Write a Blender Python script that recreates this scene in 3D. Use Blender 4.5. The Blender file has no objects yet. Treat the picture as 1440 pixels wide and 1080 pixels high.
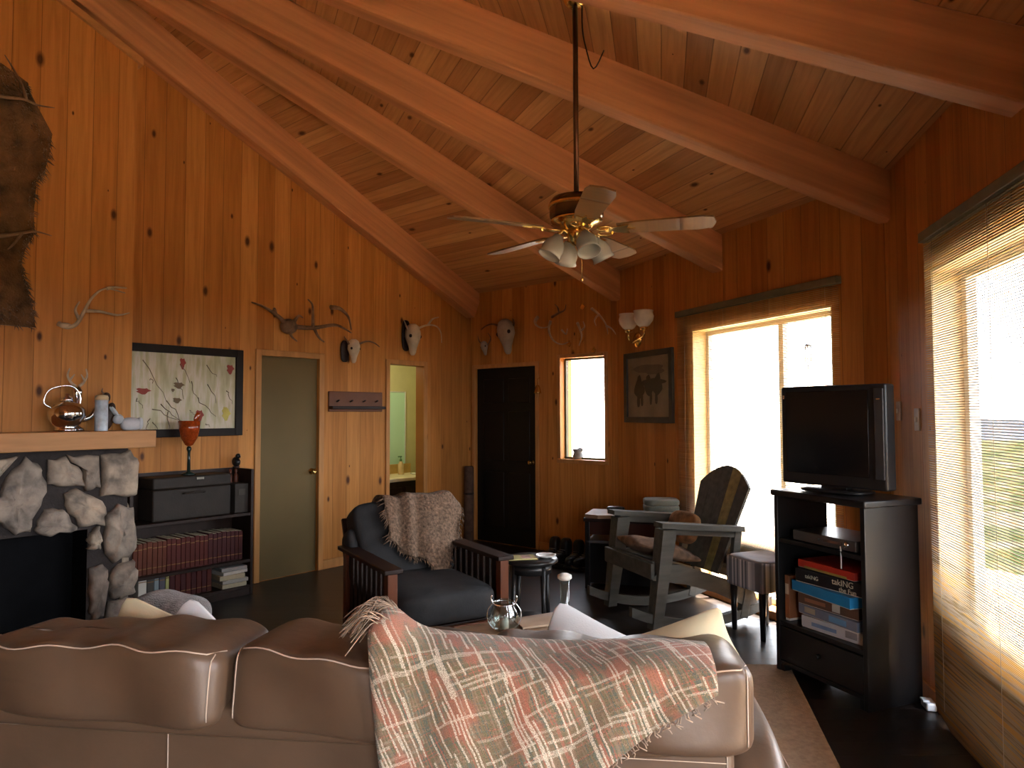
import bpy, bmesh, math, random
from mathutils import Vector, Matrix, Euler
random.seed(7)
R = math.radians
SC = bpy.context.scene
COL = SC.collection
# ------------------------------------------------------------------ camera
F_PX, PITCH, ROLL, EYE = 982.5, .0419, .0031, 1.5
_fw = Vector((0, math.cos(PITCH), math.sin(PITCH))); _up = Vector((0, -math.sin(PITCH), math.cos(PITCH))); _rt = Vector((1, 0, 0))
CR = math.cos(ROLL) * _rt - math.sin(ROLL) * _up
CU = math.sin(ROLL) * _rt + math.cos(ROLL) * _up
EYEP = Vector((0, 0, EYE))
cam = bpy.data.cameras.new('camera'); co = bpy.data.objects.new('camera', cam); COL.objects.link(co)
cam.sensor_fit = 'HORIZONTAL'; cam.sensor_width = 36; cam.lens = F_PX / 1440 * 36; cam.clip_start = .05; cam.clip_end = 2000
co.matrix_world = Matrix(((CR.x, CU.x, -_fw.x, 0), (CR.y, CU.y, -_fw.y, 0), (CR.z, CU.z, -_fw.z, EYE), (0, 0, 0, 1)))
SC.camera = co

def ray(px, py): return (CR * ((px - 720) / F_PX) - CU * ((py - 540) / F_PX) + _fw).normalized()
def floor_at(px, py, z=0.0):
    d = ray(px, py); return EYEP + d * ((z - EYE) / d.z)
def at(px, py, Y):
    d = ray(px, py); return EYEP + d * (Y / d.y)

# ------------------------------------------------------------------ room frame
class Frame:
    """A vertical plane: X along it, Y away from the room, Z up."""
    def __init__(s, O, d):
        s.O = Vector((O[0], O[1], 0)); s.d = Vector((d[0], d[1], 0)).normalized(); s.out = Vector((-s.d.y, s.d.x, 0))
    def p(s, u, e, z): return s.O + s.d * u - s.out * e + Vector((0, 0, z))          # e = distance into the room
    def mat(s, u=0, e=0, z=0):
        q = s.p(u, e, z); return Matrix(((s.d.x, s.out.x, 0, q.x), (s.d.y, s.out.y, 0, q.y), (0, 0, 1, q.z), (0, 0, 0, 1)))
    def hit(s, px, py, e=0):
        r = ray(px, py); q = s.O - s.out * e; t = (q - EYEP).dot(s.out) / r.dot(s.out); P = EYEP + r * t
        return ((P - q).dot(s.d), P.z)
    def pt(s, px, py, e=0): u, z = s.hit(px, py, e); return s.p(u, e, z)
C1 = Vector((-.496, 8.416)); C2 = Vector((1.074, 7.101)); C3 = Vector((2.27, 4.18))
DL = Vector((.6416, .7670)).normalized()
d3 = Vector((-.21, -.978)).normalized()
def rot2(v, a): return Vector((v.x * math.cos(a) - v.y * math.sin(a), v.x * math.sin(a) + v.y * math.cos(a)))
C4 = C3 + 5.0 * d3; d4 = rot2(d3, R(-30)); C5 = C4 + 3.4 * d4; d5 = rot2(d4, R(-40)); C6 = C5 + 3.4 * d5
HUB = C1 - 5.76 * DL
HE, HR = 2.94, 5.50
WL = Frame(C1, DL); W1 = Frame(C1, C2 - C1); W2 = Frame(C2, C3 - C2); W3 = Frame(C3, d3); W4 = Frame(C4, d4); W5 = Frame(C5, d5); W6 = Frame(C6, HUB - C6)
L2 = (C3 - C2).length; L1 = (C2 - C1).length

# ------------------------------------------------------------------ materials
MATS = {}
def nm(name):
    m = bpy.data.materials.new(name); m.use_nodes = True; nt = m.node_tree
    return m, nt, nt.nodes['Principled BSDF']
def N(nt, t, **kw):
    n = nt.nodes.new(t)
    for k, v in kw.items(): setattr(n, k, v)
    return n
def math_(nt, op, a, b=None, clamp=False):
    n = N(nt, 'ShaderNodeMath', operation=op); n.use_clamp = clamp
    for i, v in enumerate((a, b)):
        if v is None: continue
        if isinstance(v, (int, float)): n.inputs[i].default_value = v
        else: nt.links.new(v, n.inputs[i])
    return n.outputs[0]
def mixc(nt, fac, a, b, mode='MIX'):
    n = N(nt, 'ShaderNodeMix', data_type='RGBA', blend_type=mode)
    for s, v in ((n.inputs[0], fac), (n.inputs[6], a), (n.inputs[7], b)):
        if hasattr(v, 'links'): nt.links.new(v, s)
        elif isinstance(v, (int, float)): s.default_value = v
        else: s.default_value = (*v[:3], 1)
    return n.outputs[2]
def ramp(nt, fac, stops, interp='LINEAR'):
    n = N(nt, 'ShaderNodeValToRGB'); n.color_ramp.interpolation = interp
    el = n.color_ramp.elements
    while len(el) < len(stops): el.new(.5)
    for e, (p, c) in zip(el, stops): e.position = p; e.color = (*c[:3], 1) if not isinstance(c, (int, float)) else (c, c, c, 1)
    nt.links.new(fac, n.inputs[0]); return n.outputs[0]
def mat(name, col, rough=.6, metal=0., var=.18, scale=8., bump=0., bscale=60., sheen=0., coat=0., spec=.3, stretch=(1, 1, 1)):
    if name in MATS: return MATS[name]
    m, nt, b = nm(name)
    tc = N(nt, 'ShaderNodeTexCoord'); mp = N(nt, 'ShaderNodeMapping'); mp.inputs['Scale'].default_value = stretch
    nt.links.new(tc.outputs['Object'], mp.inputs[0])
    no = N(nt, 'ShaderNodeTexNoise'); no.inputs['Scale'].default_value = scale; no.inputs['Detail'].default_value = 4
    nt.links.new(mp.outputs[0], no.inputs['Vector'])
    lo = [c * (1 - var) for c in col]; hi = [min(1, c * (1 + var)) for c in col]
    nt.links.new(ramp(nt, no.outputs['Fac'], [(.3, lo), (.7, hi)]), b.inputs['Base Color'])
    b.inputs['Roughness'].default_value = rough; b.inputs['Metallic'].default_value = metal
    b.inputs['Sheen Weight'].default_value = sheen; b.inputs['Coat Weight'].default_value = coat; b.inputs['Specular IOR Level'].default_value = spec
    if bump:
        n2 = N(nt, 'ShaderNodeTexNoise'); n2.inputs['Scale'].default_value = bscale; n2.inputs['Detail'].default_value = 5
        nt.links.new(mp.outputs[0], n2.inputs['Vector'])
        bp = N(nt, 'ShaderNodeBump'); bp.inputs['Strength'].default_value = bump; bp.inputs['Distance'].default_value = .01
        nt.links.new(n2.outputs['Fac'], bp.inputs['Height']); nt.links.new(bp.outputs[0], b.inputs['Normal'])
    MATS[name] = m; return m
def planks(name, across, along, width, tones, rough=.5, knots=True, groove=.035, coat=0.):
    m, nt, b = nm(name)
    tc = N(nt, 'ShaderNodeTexCoord'); sp = N(nt, 'ShaderNodeSeparateXYZ'); nt.links.new(tc.outputs['Object'], sp.inputs[0])
    a = sp.outputs[across]; l = sp.outputs[along]
    k = math_(nt, 'DIVIDE', a, width); idx = math_(nt, 'FLOOR', k); fr = math_(nt, 'FRACT', k)
    wn = N(nt, 'ShaderNodeTexWhiteNoise', noise_dimensions='1D'); nt.links.new(idx, wn.inputs['W']); rnd = wn.outputs['Value']
    base = ramp(nt, rnd, [(0, tones[0]), (.45, tones[1]), (.8, tones[2]), (1, tones[3])])
    cv = N(nt, 'ShaderNodeCombineXYZ'); nt.links.new(math_(nt, 'MULTIPLY', a, 34.), cv.inputs[0]); nt.links.new(math_(nt, 'MULTIPLY', l, 1.6), cv.inputs[1]); nt.links.new(math_(nt, 'MULTIPLY', rnd, 60.), cv.inputs[2])
    gr = N(nt, 'ShaderNodeTexNoise'); gr.inputs['Scale'].default_value = 1; gr.inputs['Detail'].default_value = 5; gr.inputs['Distortion'].default_value = .6; nt.links.new(cv.outputs[0], gr.inputs['Vector'])
    col = mixc(nt, .55, base, ramp(nt, gr.outputs['Fac'], [(.3, (.55, .5, .45)), (.62, (1.0, 1.0, 1.0))]), 'MULTIPLY')
    if knots:
        cv2 = N(nt, 'ShaderNodeCombineXYZ'); nt.links.new(math_(nt, 'MULTIPLY', a, 4.6), cv2.inputs[0]); nt.links.new(math_(nt, 'MULTIPLY', l, 2.3), cv2.inputs[1])
        vo = N(nt, 'ShaderNodeTexVoronoi', voronoi_dimensions='2D'); vo.inputs['Scale'].default_value = 1; nt.links.new(cv2.outputs[0], vo.inputs['Vector'])
        vs = N(nt, 'ShaderNodeSeparateColor'); nt.links.new(vo.outputs['Color'], vs.inputs[0])
        rad = math_(nt, 'MULTIPLY', math_(nt, 'GREATER_THAN', vs.outputs[0], .62), .15)
        rad = math_(nt, 'MULTIPLY', rad, vs.outputs[1])
        kf = math_(nt, 'SUBTRACT', 1., math_(nt, 'DIVIDE', vo.outputs['Distance'], math_(nt, 'ADD', rad, .001)), clamp=True)
        col = mixc(nt, math_(nt, 'MULTIPLY', kf, 1.6, clamp=True), col, (.085, .03, .012))
    ed = math_(nt, 'MINIMUM', fr, math_(nt, 'SUBTRACT', 1., fr))
    gf = math_(nt, 'SUBTRACT', 1., math_(nt, 'DIVIDE', ed, groove), clamp=True)
    col = mixc(nt, math_(nt, 'MULTIPLY', gf, .6), col, (.03, .012, .005))
    nt.links.new(col, b.inputs['Base Color']); b.inputs['Roughness'].default_value = rough; b.inputs['Coat Weight'].default_value = coat; b.inputs['Specular IOR Level'].default_value = .5 if not knots else .18
    bp = N(nt, 'ShaderNodeBump'); bp.inputs['Strength'].default_value = .35; bp.inputs['Distance'].default_value = .006; bp.invert = True
    nt.links.new(gf, bp.inputs['Height']); nt.links.new(bp.outputs[0], b.inputs['Normal'])
    return m
PINE = [(.43, .175, .042), (.51, .22, .054), (.56, .255, .07), (.45, .18, .045)]
M_WALL = planks('pine wall boards', 0, 2, .165, PINE, groove=.022)
M_CEIL = planks('pine ceiling boards', 1, 0, .14, [(.42, .195, .08), (.56, .285, .12), (.64, .345, .15), (.34, .145, .062)])
M_BEAM = mat('glulam beam wood', (.50, .23, .105), .55, var=.2, scale=2.2, stretch=(.5, 9, 9), bump=.05)
M_TRIM = mat('pine trim wood', (.46, .22, .07), .5, var=.15, scale=3, stretch=(6, 6, 1))
M_MANT = mat('mantel wood', (.46, .225, .085), .5, var=.12, scale=3, stretch=(1, 8, 8))
M_FLOOR = planks('dark floor boards', 1, 0, .12, [(.014, .010, .008), (.02, .013, .010), (.017, .011, .009), (.011, .008, .006)], rough=.36, knots=False, groove=.02)
M_DECK = planks('deck boards', 0, 1, .14, [(.40, .28, .16), (.45, .32, .19), (.50, .36, .22), (.38, .26, .14)], rough=.7, groove=.04)
M_OLIVE = mat('olive brown door paint', (.14, .096, .036), .6, var=.1, scale=1.5, spec=.25)
M_DARKDOOR = mat('nearly black door paint', (.006, .0055, .005), .45, var=.1, spec=.25)
M_BRASS = mat('brass', (.78, .56, .2), .22, 1., var=.1, scale=20)
M_ALU = mat('pale window metal', (.62, .62, .58), .4, .0, var=.05)
M_CREAM = mat('cream painted wall', (.55, .52, .27), .6, var=.04)
M_LEATHER = mat('brown leather', (.105, .062, .038), .4, var=.16, scale=3.5, bump=.22, bscale=14, spec=.55)
M_STITCH = mat('pale stitching', (.55, .42, .33), .8)
M_DKWOOD = mat('dark stained wood', (.02, .009, .006), .42, var=.3, scale=3, spec=.25, stretch=(6, 6, 1))
M_REDWOOD = mat('reddish stained wood', (.12, .036, .015), .35, var=.25, scale=3, stretch=(6, 6, 1))
M_BLACK = mat('black lacquer', (.012, .011, .011), .3, var=.1)
M_BLKPLASTIC = mat('black plastic', (.012, .012, .013), .38, var=.1)
M_SCREEN = mat('dark screen glass', (.006, .006, .007), .12, var=.02)
M_SLATE = mat('slate grey upholstery', (.029, .0275, .0285), .85, var=.2, scale=9, bump=.2, bscale=120)
M_BONE = mat('bleached bone', (.50, .43, .32), .6, var=.16, scale=12)
M_ANTLER = mat('brown antler', (.17, .1, .06), .5, var=.4, scale=14, bump=.3, bscale=50)
M_ANTLERP = mat('pale antler', (.42, .33, .23), .5, var=.3, scale=14, bump=.3, bscale=50)
M_SOCKET = mat('painted hollow shade', (.03, .02, .015), .9)
M_WHITE = mat('white cotton', (.68, .68, .68), .85, var=.05, bump=.1, bscale=200)
M_IVORY = mat('cream cotton', (.66, .58, .38), .85, var=.06, bump=.1, bscale=200)
M_GREYW = mat('weathered grey wood', (.072, .066, .054), .7, var=.3, scale=3, stretch=(7, 1, 7), bump=.2)
M_BLIND = None
def blind_mat(name, stops, tr=.45):
    m, nt, b = nm(name); nt.nodes.remove(b)
    out = nt.nodes['Material Output']
    d = N(nt, 'ShaderNodeBsdfDiffuse'); t = N(nt, 'ShaderNodeBsdfTranslucent'); mx = N(nt, 'ShaderNodeMixShader'); mx.inputs[0].default_value = tr
    tc = N(nt, 'ShaderNodeTexCoord'); no = N(nt, 'ShaderNodeTexNoise'); mp = N(nt, 'ShaderNodeMapping'); mp.inputs['Scale'].default_value = (.6, 1, 28)
    nt.links.new(tc.outputs['Object'], mp.inputs[0]); nt.links.new(mp.outputs[0], no.inputs['Vector']); no.inputs['Scale'].default_value = 3
    c = ramp(nt, no.outputs['Fac'], stops)
    nt.links.new(c, d.inputs[0]); nt.links.new(c, t.inputs[0]); nt.links.new(d.outputs[0], mx.inputs[1]); nt.links.new(t.outputs[0], mx.inputs[2]); nt.links.new(mx.outputs[0], out.inputs[0])
    return m
M_BLIND = blind_mat('woven blind', [(.35, (.33, .26, .15)), (.5, (.46, .37, .22)), (.66, (.58, .43, .22))]); M_BLIND_GREY = blind_mat('greyish woven blind', [(.35, (.31, .27, .20)), (.5, (.42, .38, .30)), (.62, (.52, .38, .18))], .22)
M_BLIND_LOW = blind_mat('grey slats with painted shade', [(.35, (.22, .20, .17)), (.5, (.30, .27, .22)), (.64, (.36, .30, .22))], .07); M_BLIND_AMBER = blind_mat('slats with painted amber backlight', [(.35, (.24, .17, .08)), (.5, (.36, .30, .21)), (.62, (.48, .29, .09))], .16)  # outside shade and amber backlight are put into the lower slats' colours
def glass_mat(name, tint=(1, 1, 1), refl=.06):
    m, nt, b = nm(name); nt.nodes.remove(b); out = nt.nodes['Material Output']
    t = N(nt, 'ShaderNodeBsdfTransparent'); t.inputs[0].default_value = (*tint, 1); g = N(nt, 'ShaderNodeBsdfGlossy'); g.inputs['Roughness'].default_value = .03
    f = N(nt, 'ShaderNodeLayerWeight'); mx = N(nt, 'ShaderNodeMixShader')
    nt.links.new(math_(nt, 'ADD', math_(nt, 'MULTIPLY', math_(nt, 'POWER', f.outputs['Facing'], 4.), .7), refl, clamp=True), mx.inputs[0]); nt.links.new(t.outputs[0], mx.inputs[1]); nt.links.new(g.outputs[0], mx.inputs[2]); nt.links.new(mx.outputs[0], out.inputs[0])
    return m
M_GLASS = glass_mat('window glass', refl=.02); M_JAR = glass_mat('jar glass', (.86, .9, .88), refl=.10)
M_FROST = mat('frosted shade glass', (.62, .64, .62), .22, var=.06, spec=.7)
M_FROST.node_tree.nodes['Principled BSDF'].inputs['Transmission Weight'].default_value = .35
M_CHROME = mat('polished silver', (.78, .78, .8), .1, 1., var=.06)
M_FUR = mat('brown hide', (.115, .058, .024), .95, var=.55, scale=9, bump=.8, bscale=90, sheen=.3)
M_MORTAR = mat('dark mortar', (.042, .034, .032), .95, var=.25, bump=.5)
def stone_mat():
    m, nt, b = nm('field stone'); tc = N(nt, 'ShaderNodeTexCoord'); no = N(nt, 'ShaderNodeTexNoise'); no.inputs['Scale'].default_value = 9; no.inputs['Detail'].default_value = 8
    nt.links.new(tc.outputs['Object'], no.inputs['Vector'])
    ge = N(nt, 'ShaderNodeNewGeometry')
    isl = ramp(nt, ge.outputs['Random Per Island'], [(0, (.19, .15, .13)), (.35, (.38, .30, .23)), (.6, (.24, .20, .175)), (.8, (.44, .355, .275)), (1, (.31, .24, .19))])
    c = mixc(nt, .8, isl, ramp(nt, no.outputs['Fac'], [(.34, (.30, .29, .29)), (.5, (.85, .83, .8)), (.66, (1.4, 1.35, 1.25))]), 'MULTIPLY')
    nt.links.new(c, b.inputs['Base Color']); b.inputs['Roughness'].default_value = .85
    bp = N(nt, 'ShaderNodeBump'); bp.inputs['Strength'].default_value = .7; bp.inputs['Distance'].default_value = .02; nt.links.new(no.outputs['Fac'], bp.inputs['Height']); nt.links.new(bp.outputs[0], b.inputs['Normal'])
    return m
M_STONE = stone_mat()
def plaid_mat(name, stops, ang, fp, fq, weave=300., dash=26., accent=(.5, .14, .085), pale=(.74, .64, .5)):
    """woven cloth: coloured yarns in two directions, over UV in metres"""
    m, nt, b = nm(name); uv = N(nt, 'ShaderNodeUVMap'); mp = N(nt, 'ShaderNodeMapping'); mp.inputs['Rotation'].default_value = (0, 0, ang)
    nz = N(nt, 'ShaderNodeTexNoise'); nz.inputs['Scale'].default_value = 6; nt.links.new(uv.outputs[0], nz.inputs['Vector'])
    wob = N(nt, 'ShaderNodeVectorMath', operation='MULTIPLY_ADD'); nt.links.new(nz.outputs['Color'], wob.inputs[0]); wob.inputs[1].default_value = (.03, .03, 0); nt.links.new(uv.outputs[0], wob.inputs[2])
    nt.links.new(wob.outputs[0], mp.inputs[0])
    sp = N(nt, 'ShaderNodeSeparateXYZ'); nt.links.new(mp.outputs[0], sp.inputs[0]); p, q = sp.outputs[0], sp.outputs[1]
    def yarn(s, o, f, g, seed):
        i = math_(nt, 'FLOOR', math_(nt, 'MULTIPLY', s, f)); j = math_(nt, 'FLOOR', math_(nt, 'ADD', math_(nt, 'MULTIPLY', o, g), math_(nt, 'MULTIPLY', math_(nt, 'SINE', math_(nt, 'MULTIPLY', i, 12.9)), 7.)))
        cv = N(nt, 'ShaderNodeCombineXYZ'); nt.links.new(math_(nt, 'ADD', i, seed), cv.inputs[0]); nt.links.new(j, cv.inputs[1]); w = N(nt, 'ShaderNodeTexWhiteNoise', noise_dimensions='2D'); nt.links.new(cv.outputs[0], w.inputs['Vector'])
        return w.outputs['Value']
    va, vb = yarn(p, q, fp, dash * .16, .5), yarn(q, p, fq, dash * .25, 7.5); va2, vb2 = yarn(p, q, fp * .8, dash * .12, 31.5), yarn(q, p, fq * .7, dash * .14, 57.5)
    n2 = N(nt, 'ShaderNodeTexNoise'); n2.inputs['Scale'].default_value = weave; n2.inputs['Detail'].default_value = 1; cv = N(nt, 'ShaderNodeCombineXYZ')
    nt.links.new(math_(nt, 'MULTIPLY', p, 1.2), cv.inputs[0]); nt.links.new(math_(nt, 'MULTIPLY', q, .6), cv.inputs[1]); nt.links.new(cv.outputs[0], n2.inputs['Vector'])
    c = mixc(nt, ramp(nt, n2.outputs['Fac'], [(.5, 0.), (.58, 1.)]), ramp(nt, va, stops, 'CONSTANT'), ramp(nt, vb, stops, 'CONSTANT'))
    n3 = N(nt, 'ShaderNodeTexNoise'); n3.inputs['Scale'].default_value = 13.; mp3 = N(nt, 'ShaderNodeMapping'); mp3.inputs['Scale'].default_value = (1, .55, 1); nt.links.new(mp.outputs[0], mp3.inputs[0]); nt.links.new(mp3.outputs[0], n3.inputs['Vector'])
    c = mixc(nt, ramp(nt, n3.outputs['Fac'], [(.53, 0.), (.6, .62)]), c, accent)
    sp2 = ramp(nt, n2.outputs['Fac'], [(.4, .35), (.55, 1.)])
    c = mixc(nt, math_(nt, 'MULTIPLY', ramp(nt, va2, [(.77, 0.), (.82, .8)]), sp2), c, pale)
    c = mixc(nt, math_(nt, 'MULTIPLY', ramp(nt, vb2, [(.90, 0.), (.93, .5)]), sp2), c, pale)
    c = mixc(nt, .55, c, ramp(nt, n2.outputs['Fac'], [(.35, .45), (.6, 1.15)]), 'MULTIPLY')
    nt.links.new(c, b.inputs['Base Color']); b.inputs['Roughness'].default_value = .95; b.inputs['Sheen Weight'].default_value = .15
    bp = N(nt, 'ShaderNodeBump'); bp.inputs['Strength'].default_value = .6; bp.inputs['Distance'].default_value = .004; nt.links.new(n2.outputs['Fac'], bp.inputs['Height']); nt.links.new(bp.outputs[0], b.inputs['Normal'])
    return m
M_PLAID = plaid_mat('plaid throw yarn', [(0, (.22, .145, .085)), (.3, (.18, .15, .08)), (.52, (.13, .14, .105)), (.72, (.29, .20, .13)), (.9, (.40, .14, .09))], R(24), 270, 220, 480., 55., accent=(.44, .14, .085))
M_SHAG = mat('brown throw yarn', (.155, .098, .064), .95, var=.5, scale=55, bump=1., bscale=85)
M_TICK = None
def stripe_mat():
    m, nt, b = nm('grey striped cloth'); tc = N(nt, 'ShaderNodeTexCoord'); sp = N(nt, 'ShaderNodeSeparateXYZ'); nt.links.new(tc.outputs['Object'], sp.inputs[0])
    s = math_(nt, 'ADD', sp.outputs[0], sp.outputs[1]); wn = N(nt, 'ShaderNodeTexWhiteNoise', noise_dimensions='1D'); nt.links.new(math_(nt, 'FLOOR', math_(nt, 'MULTIPLY', s, 62.)), wn.inputs['W'])
    nt.links.new(ramp(nt, wn.outputs['Value'], [(0, (.13, .14, .16)), (.35, (.30, .31, .33)), (.6, (.44, .45, .47)), (.85, (.62, .62, .62))], 'CONSTANT'), b.inputs['Base Color']); b.inputs['Roughness'].default_value = .9
    return m
M_TICK = stripe_mat()
M_CUSHPAT = plaid_mat('brown patterned cushion cloth', [(0, (.14, .08, .05)), (.3, (.24, .15, .08)), (.6, (.30, .11, .06)), (.85, (.36, .28, .18))], R(30), 60, 40, accent=(.3, .11, .06), pale=(.36, .28, .18))

# ------------------------------------------------------------------ mesh builder
class MB:
    def __init__(s): s.bm = bmesh.new(); s.mi = 0; s.uv = None
    def _fin(s, vs, smooth):
        fs = {f for v in vs for f in v.link_faces}
        for f in fs: f.smooth = smooth; f.material_index = s.mi
    def box(s, c, sz, rot=None, bev=0., segs=2):
        M = Matrix.Translation(Vector(c)) @ (rot.to_matrix().to_4x4() if isinstance(rot, Euler) else (rot if rot is not None else Matrix())) @ Matrix.Diagonal((*sz, 1))
        vs = bmesh.ops.create_cube(s.bm, size=1, matrix=M)['verts']
        for f in {f for v in vs for f in v.link_faces}: f.material_index = s.mi
        if bev > 0:
            es = list({e for v in vs for e in v.link_edges})
            r = bmesh.ops.bevel(s.bm, geom=es, offset=bev, segments=segs, affect='EDGES', profile=.5)
            for f in r['faces']: f.material_index = s.mi; f.smooth = True
        return s
    def hexa(s, P):
        v = [s.bm.verts.new(Vector(p)) for p in P]
        for q in ((0, 3, 2, 1), (4, 5, 6, 7), (0, 1, 5, 4), (1, 2, 6, 5), (2, 3, 7, 6), (3, 0, 4, 7)):
            f = s.bm.faces.new([v[i] for i in q]); f.material_index = s.mi
        return s
    def tube(s, pts, r, n=8, caps=True, flat=1.):
        pts = [Vector(p) for p in pts]; rr = r if isinstance(r, (list, tuple)) else [r] * len(pts)
        rings = []; prev = None
        for i, p in enumerate(pts):
            t = (pts[min(i + 1, len(pts) - 1)] - pts[max(i - 1, 0)]).normalized()
            if prev is None:
                a = Vector((0, 0, 1)) if abs(t.z) < .9 else Vector((1, 0, 0)); x = t.cross(a).normalized()
            else:
                x = (prev - t * prev.dot(t)).normalized()
            prev = x; y = t.cross(x)
            rings.append([s.bm.verts.new(p + (x * math.cos(2 * math.pi * k / n) + y * math.sin(2 * math.pi * k / n) * flat) * rr[i]) for k in range(n)])
        for a, b in zip(rings, rings[1:]):
            for k in range(n):
                f = s.bm.faces.new((a[k], a[(k + 1) % n], b[(k + 1) % n], b[k])); f.smooth = True; f.material_index = s.mi
        if caps:
            for ring, rev in ((rings[0], True), (rings[-1], False)):
                f = s.bm.faces.new(ring[::-1] if rev else ring); f.material_index = s.mi
        return s
    def lathe(s, prof, n=20, M=None, wob=None):
        M = M or Matrix(); rings = []
        for (r, z) in prof:
            rings.append([s.bm.verts.new(M @ Vector((r * math.cos(2 * math.pi * k / n), r * math.sin(2 * math.pi * k / n), z))) for k in range(n)])
        for a, b in zip(rings, rings[1:]):
            for k in range(n):
                f = s.bm.faces.new((a[k], a[(k + 1) % n], b[(k + 1) % n], b[k])); f.smooth = True; f.material_index = s.mi
        f = s.bm.faces.new(rings[0][::-1]); f.material_index = s.mi; f = s.bm.faces.new(rings[-1]); f.material_index = s.mi
        return s
    def puff(s, c, sz, k=4., sub=10, rot=None, warp=None):
        """a soft rounded block"""
        M = Matrix.Translation(Vector(c)) @ (rot.to_matrix().to_4x4() if isinstance(rot, Euler) else (rot if rot is not None else Matrix()))
        g = {}
        def vert(p):
            key = tuple(round(x, 5) for x in p)
            if key not in g:
                n = sum(abs(x) ** k for x in p) ** (1 / k); q = Vector([x / n * h / 2 for x, h in zip(p, sz)])
                if warp: q = warp(q)
                g[key] = s.bm.verts.new(M @ q)
            return g[key]
        L = [-1 + 2 * i / sub for i in range(sub + 1)]
        for ax in range(3):
            for sg in (-1, 1):
                for i in range(sub):
                    for j in range(sub):
                        qs = []
                        for (a, b) in ((L[i], L[j]), (L[i + 1], L[j]), (L[i + 1], L[j + 1]), (L[i], L[j + 1])):
                            p = [0, 0, 0]; p[ax] = sg; p[(ax + 1) % 3] = a; p[(ax + 2) % 3] = b; qs.append(vert(p))
                        f = s.bm.faces.new(qs if sg > 0 else qs[::-1]); f.smooth = True; f.material_index = s.mi
        return s
    def prism(s, poly, vec, smooth=False):
        """closed outline pushed along vec"""
        a = [s.bm.verts.new(Vector(p)) for p in poly]; b = [s.bm.verts.new(Vector(p) + Vector(vec)) for p in poly]
        n = len(a); fs = [s.bm.faces.new(a[::-1]), s.bm.faces.new(b)]
        for i in range(n): fs.append(s.bm.faces.new((a[i], a[(i + 1) % n], b[(i + 1) % n], b[i])))
        for f in fs: f.material_index = s.mi
        if smooth:
            for f in fs[2:]: f.smooth = True
        return s
    def grid(s, fn, nu, nv, thick=0., uvfn=None):
        """sheet from fn(u,v); thick gives it a back side"""
        if s.uv is None: s.uv = s.bm.loops.layers.uv.new('UVMap')
        V = [[s.bm.verts.new(Vector(fn(i / nu, j / nv))) for j in range(nv + 1)] for i in range(nu + 1)]
        s.bm.verts.ensure_lookup_table()
        for i in range(nu):
            for j in range(nv):
                f = s.bm.faces.new((V[i][j], V[i + 1][j], V[i + 1][j + 1], V[i][j + 1])); f.smooth = True; f.material_index = s.mi
                if uvfn:
                    for lp, (a, b) in zip(f.loops, ((i, j), (i + 1, j), (i + 1, j + 1), (i, j + 1))): lp[s.uv].uv = uvfn(a / nu, b / nv)
        return s
    def build(s, name, mats, parent=None, solid=0., M=None):
        bmesh.ops.recalc_face_normals(s.bm, faces=s.bm.faces)
        me = bpy.data.meshes.new(name); s.bm.to_mesh(me); s.bm.free()
        for m in (mats if isinstance(mats, (list, tuple)) else [mats]): me.materials.append(m)
        o = bpy.data.objects.new(name, me); COL.objects.link(o)
        if parent is not None: o.parent = parent
        if M is not None: o.matrix_local = M
        if solid:
            md = o.modifiers.new('thickness', 'SOLIDIFY'); md.thickness = solid; md.offset = 0
        return o
def tag(o, label, cat, group=None, kind=None):
    o['label'] = label; o['category'] = cat
    if group: o['group'] = group
    if kind: o['kind'] = kind
    return o
def struct(o): o['kind'] = 'structure'; return o
def thing(name, label, cat, M=None, group=None):
    o = bpy.data.objects.new(name, None); COL.objects.link(o); o.empty_display_size = .1
    if M is not None: o.matrix_world = M
    return tag(o, label, cat, group)
def TR(x, y, z=0, rz=0): return Matrix.Translation((x, y, z)) @ Matrix.Rotation(rz, 4, 'Z')
def clone(o, M, label=None, group=None):
    c = o.copy(); COL.objects.link(c); c.matrix_world = M
    if label: c['label'] = label
    if group: c['group'] = group
    for ch in list(o.children):
        k = ch.copy(); COL.objects.link(k); k.parent = c
        for g2 in list(ch.children):
            q = g2.copy(); COL.objects.link(q); q.parent = k
    return c
SKY, SUN, BATH, EXPO = 9.0, 58.0, 13.0, 1.0
# ------------------------------------------------------------------ room shell
TH = .2
def wall(name, fr, u0, u1, zt, holes=(), thick=TH, m=M_WALL, z0=-.12):
    """solid wall slab in its own frame with rectangular openings; zt(u) is its top"""
    us = sorted({u0, u1, *[h[0] for h in holes], *[h[1] for h in holes]})
    b = MB()
    for a, c in zip(us, us[1:]):
        mid = (a + c) / 2; zs = [(z0, None)]; cuts = sorted([(h[2], h[3]) for h in holes if h[0] < mid < h[1]])
        lo = z0; spans = []
        for (za, zb) in cuts:
            if za > lo: spans.append((lo, za))
            lo = zb
        spans.append((lo, None))
        for (za, zb) in spans:
            ta, tc_ = (zt(a), zt(c)) if zb is None else (zb, zb)
            b.hexa([(a, 0, za), (c, 0, za), (c, thick, za), (a, thick, za), (a, 0, ta), (c, 0, tc_), (c, thick, tc_), (a, thick, ta)])
    return struct(b.build(name, m, M=fr.mat()))
TOP = lambda u: HE + .10
roofL = lambda u: HE + (HR - HE) * (-u) / 5.76
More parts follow.
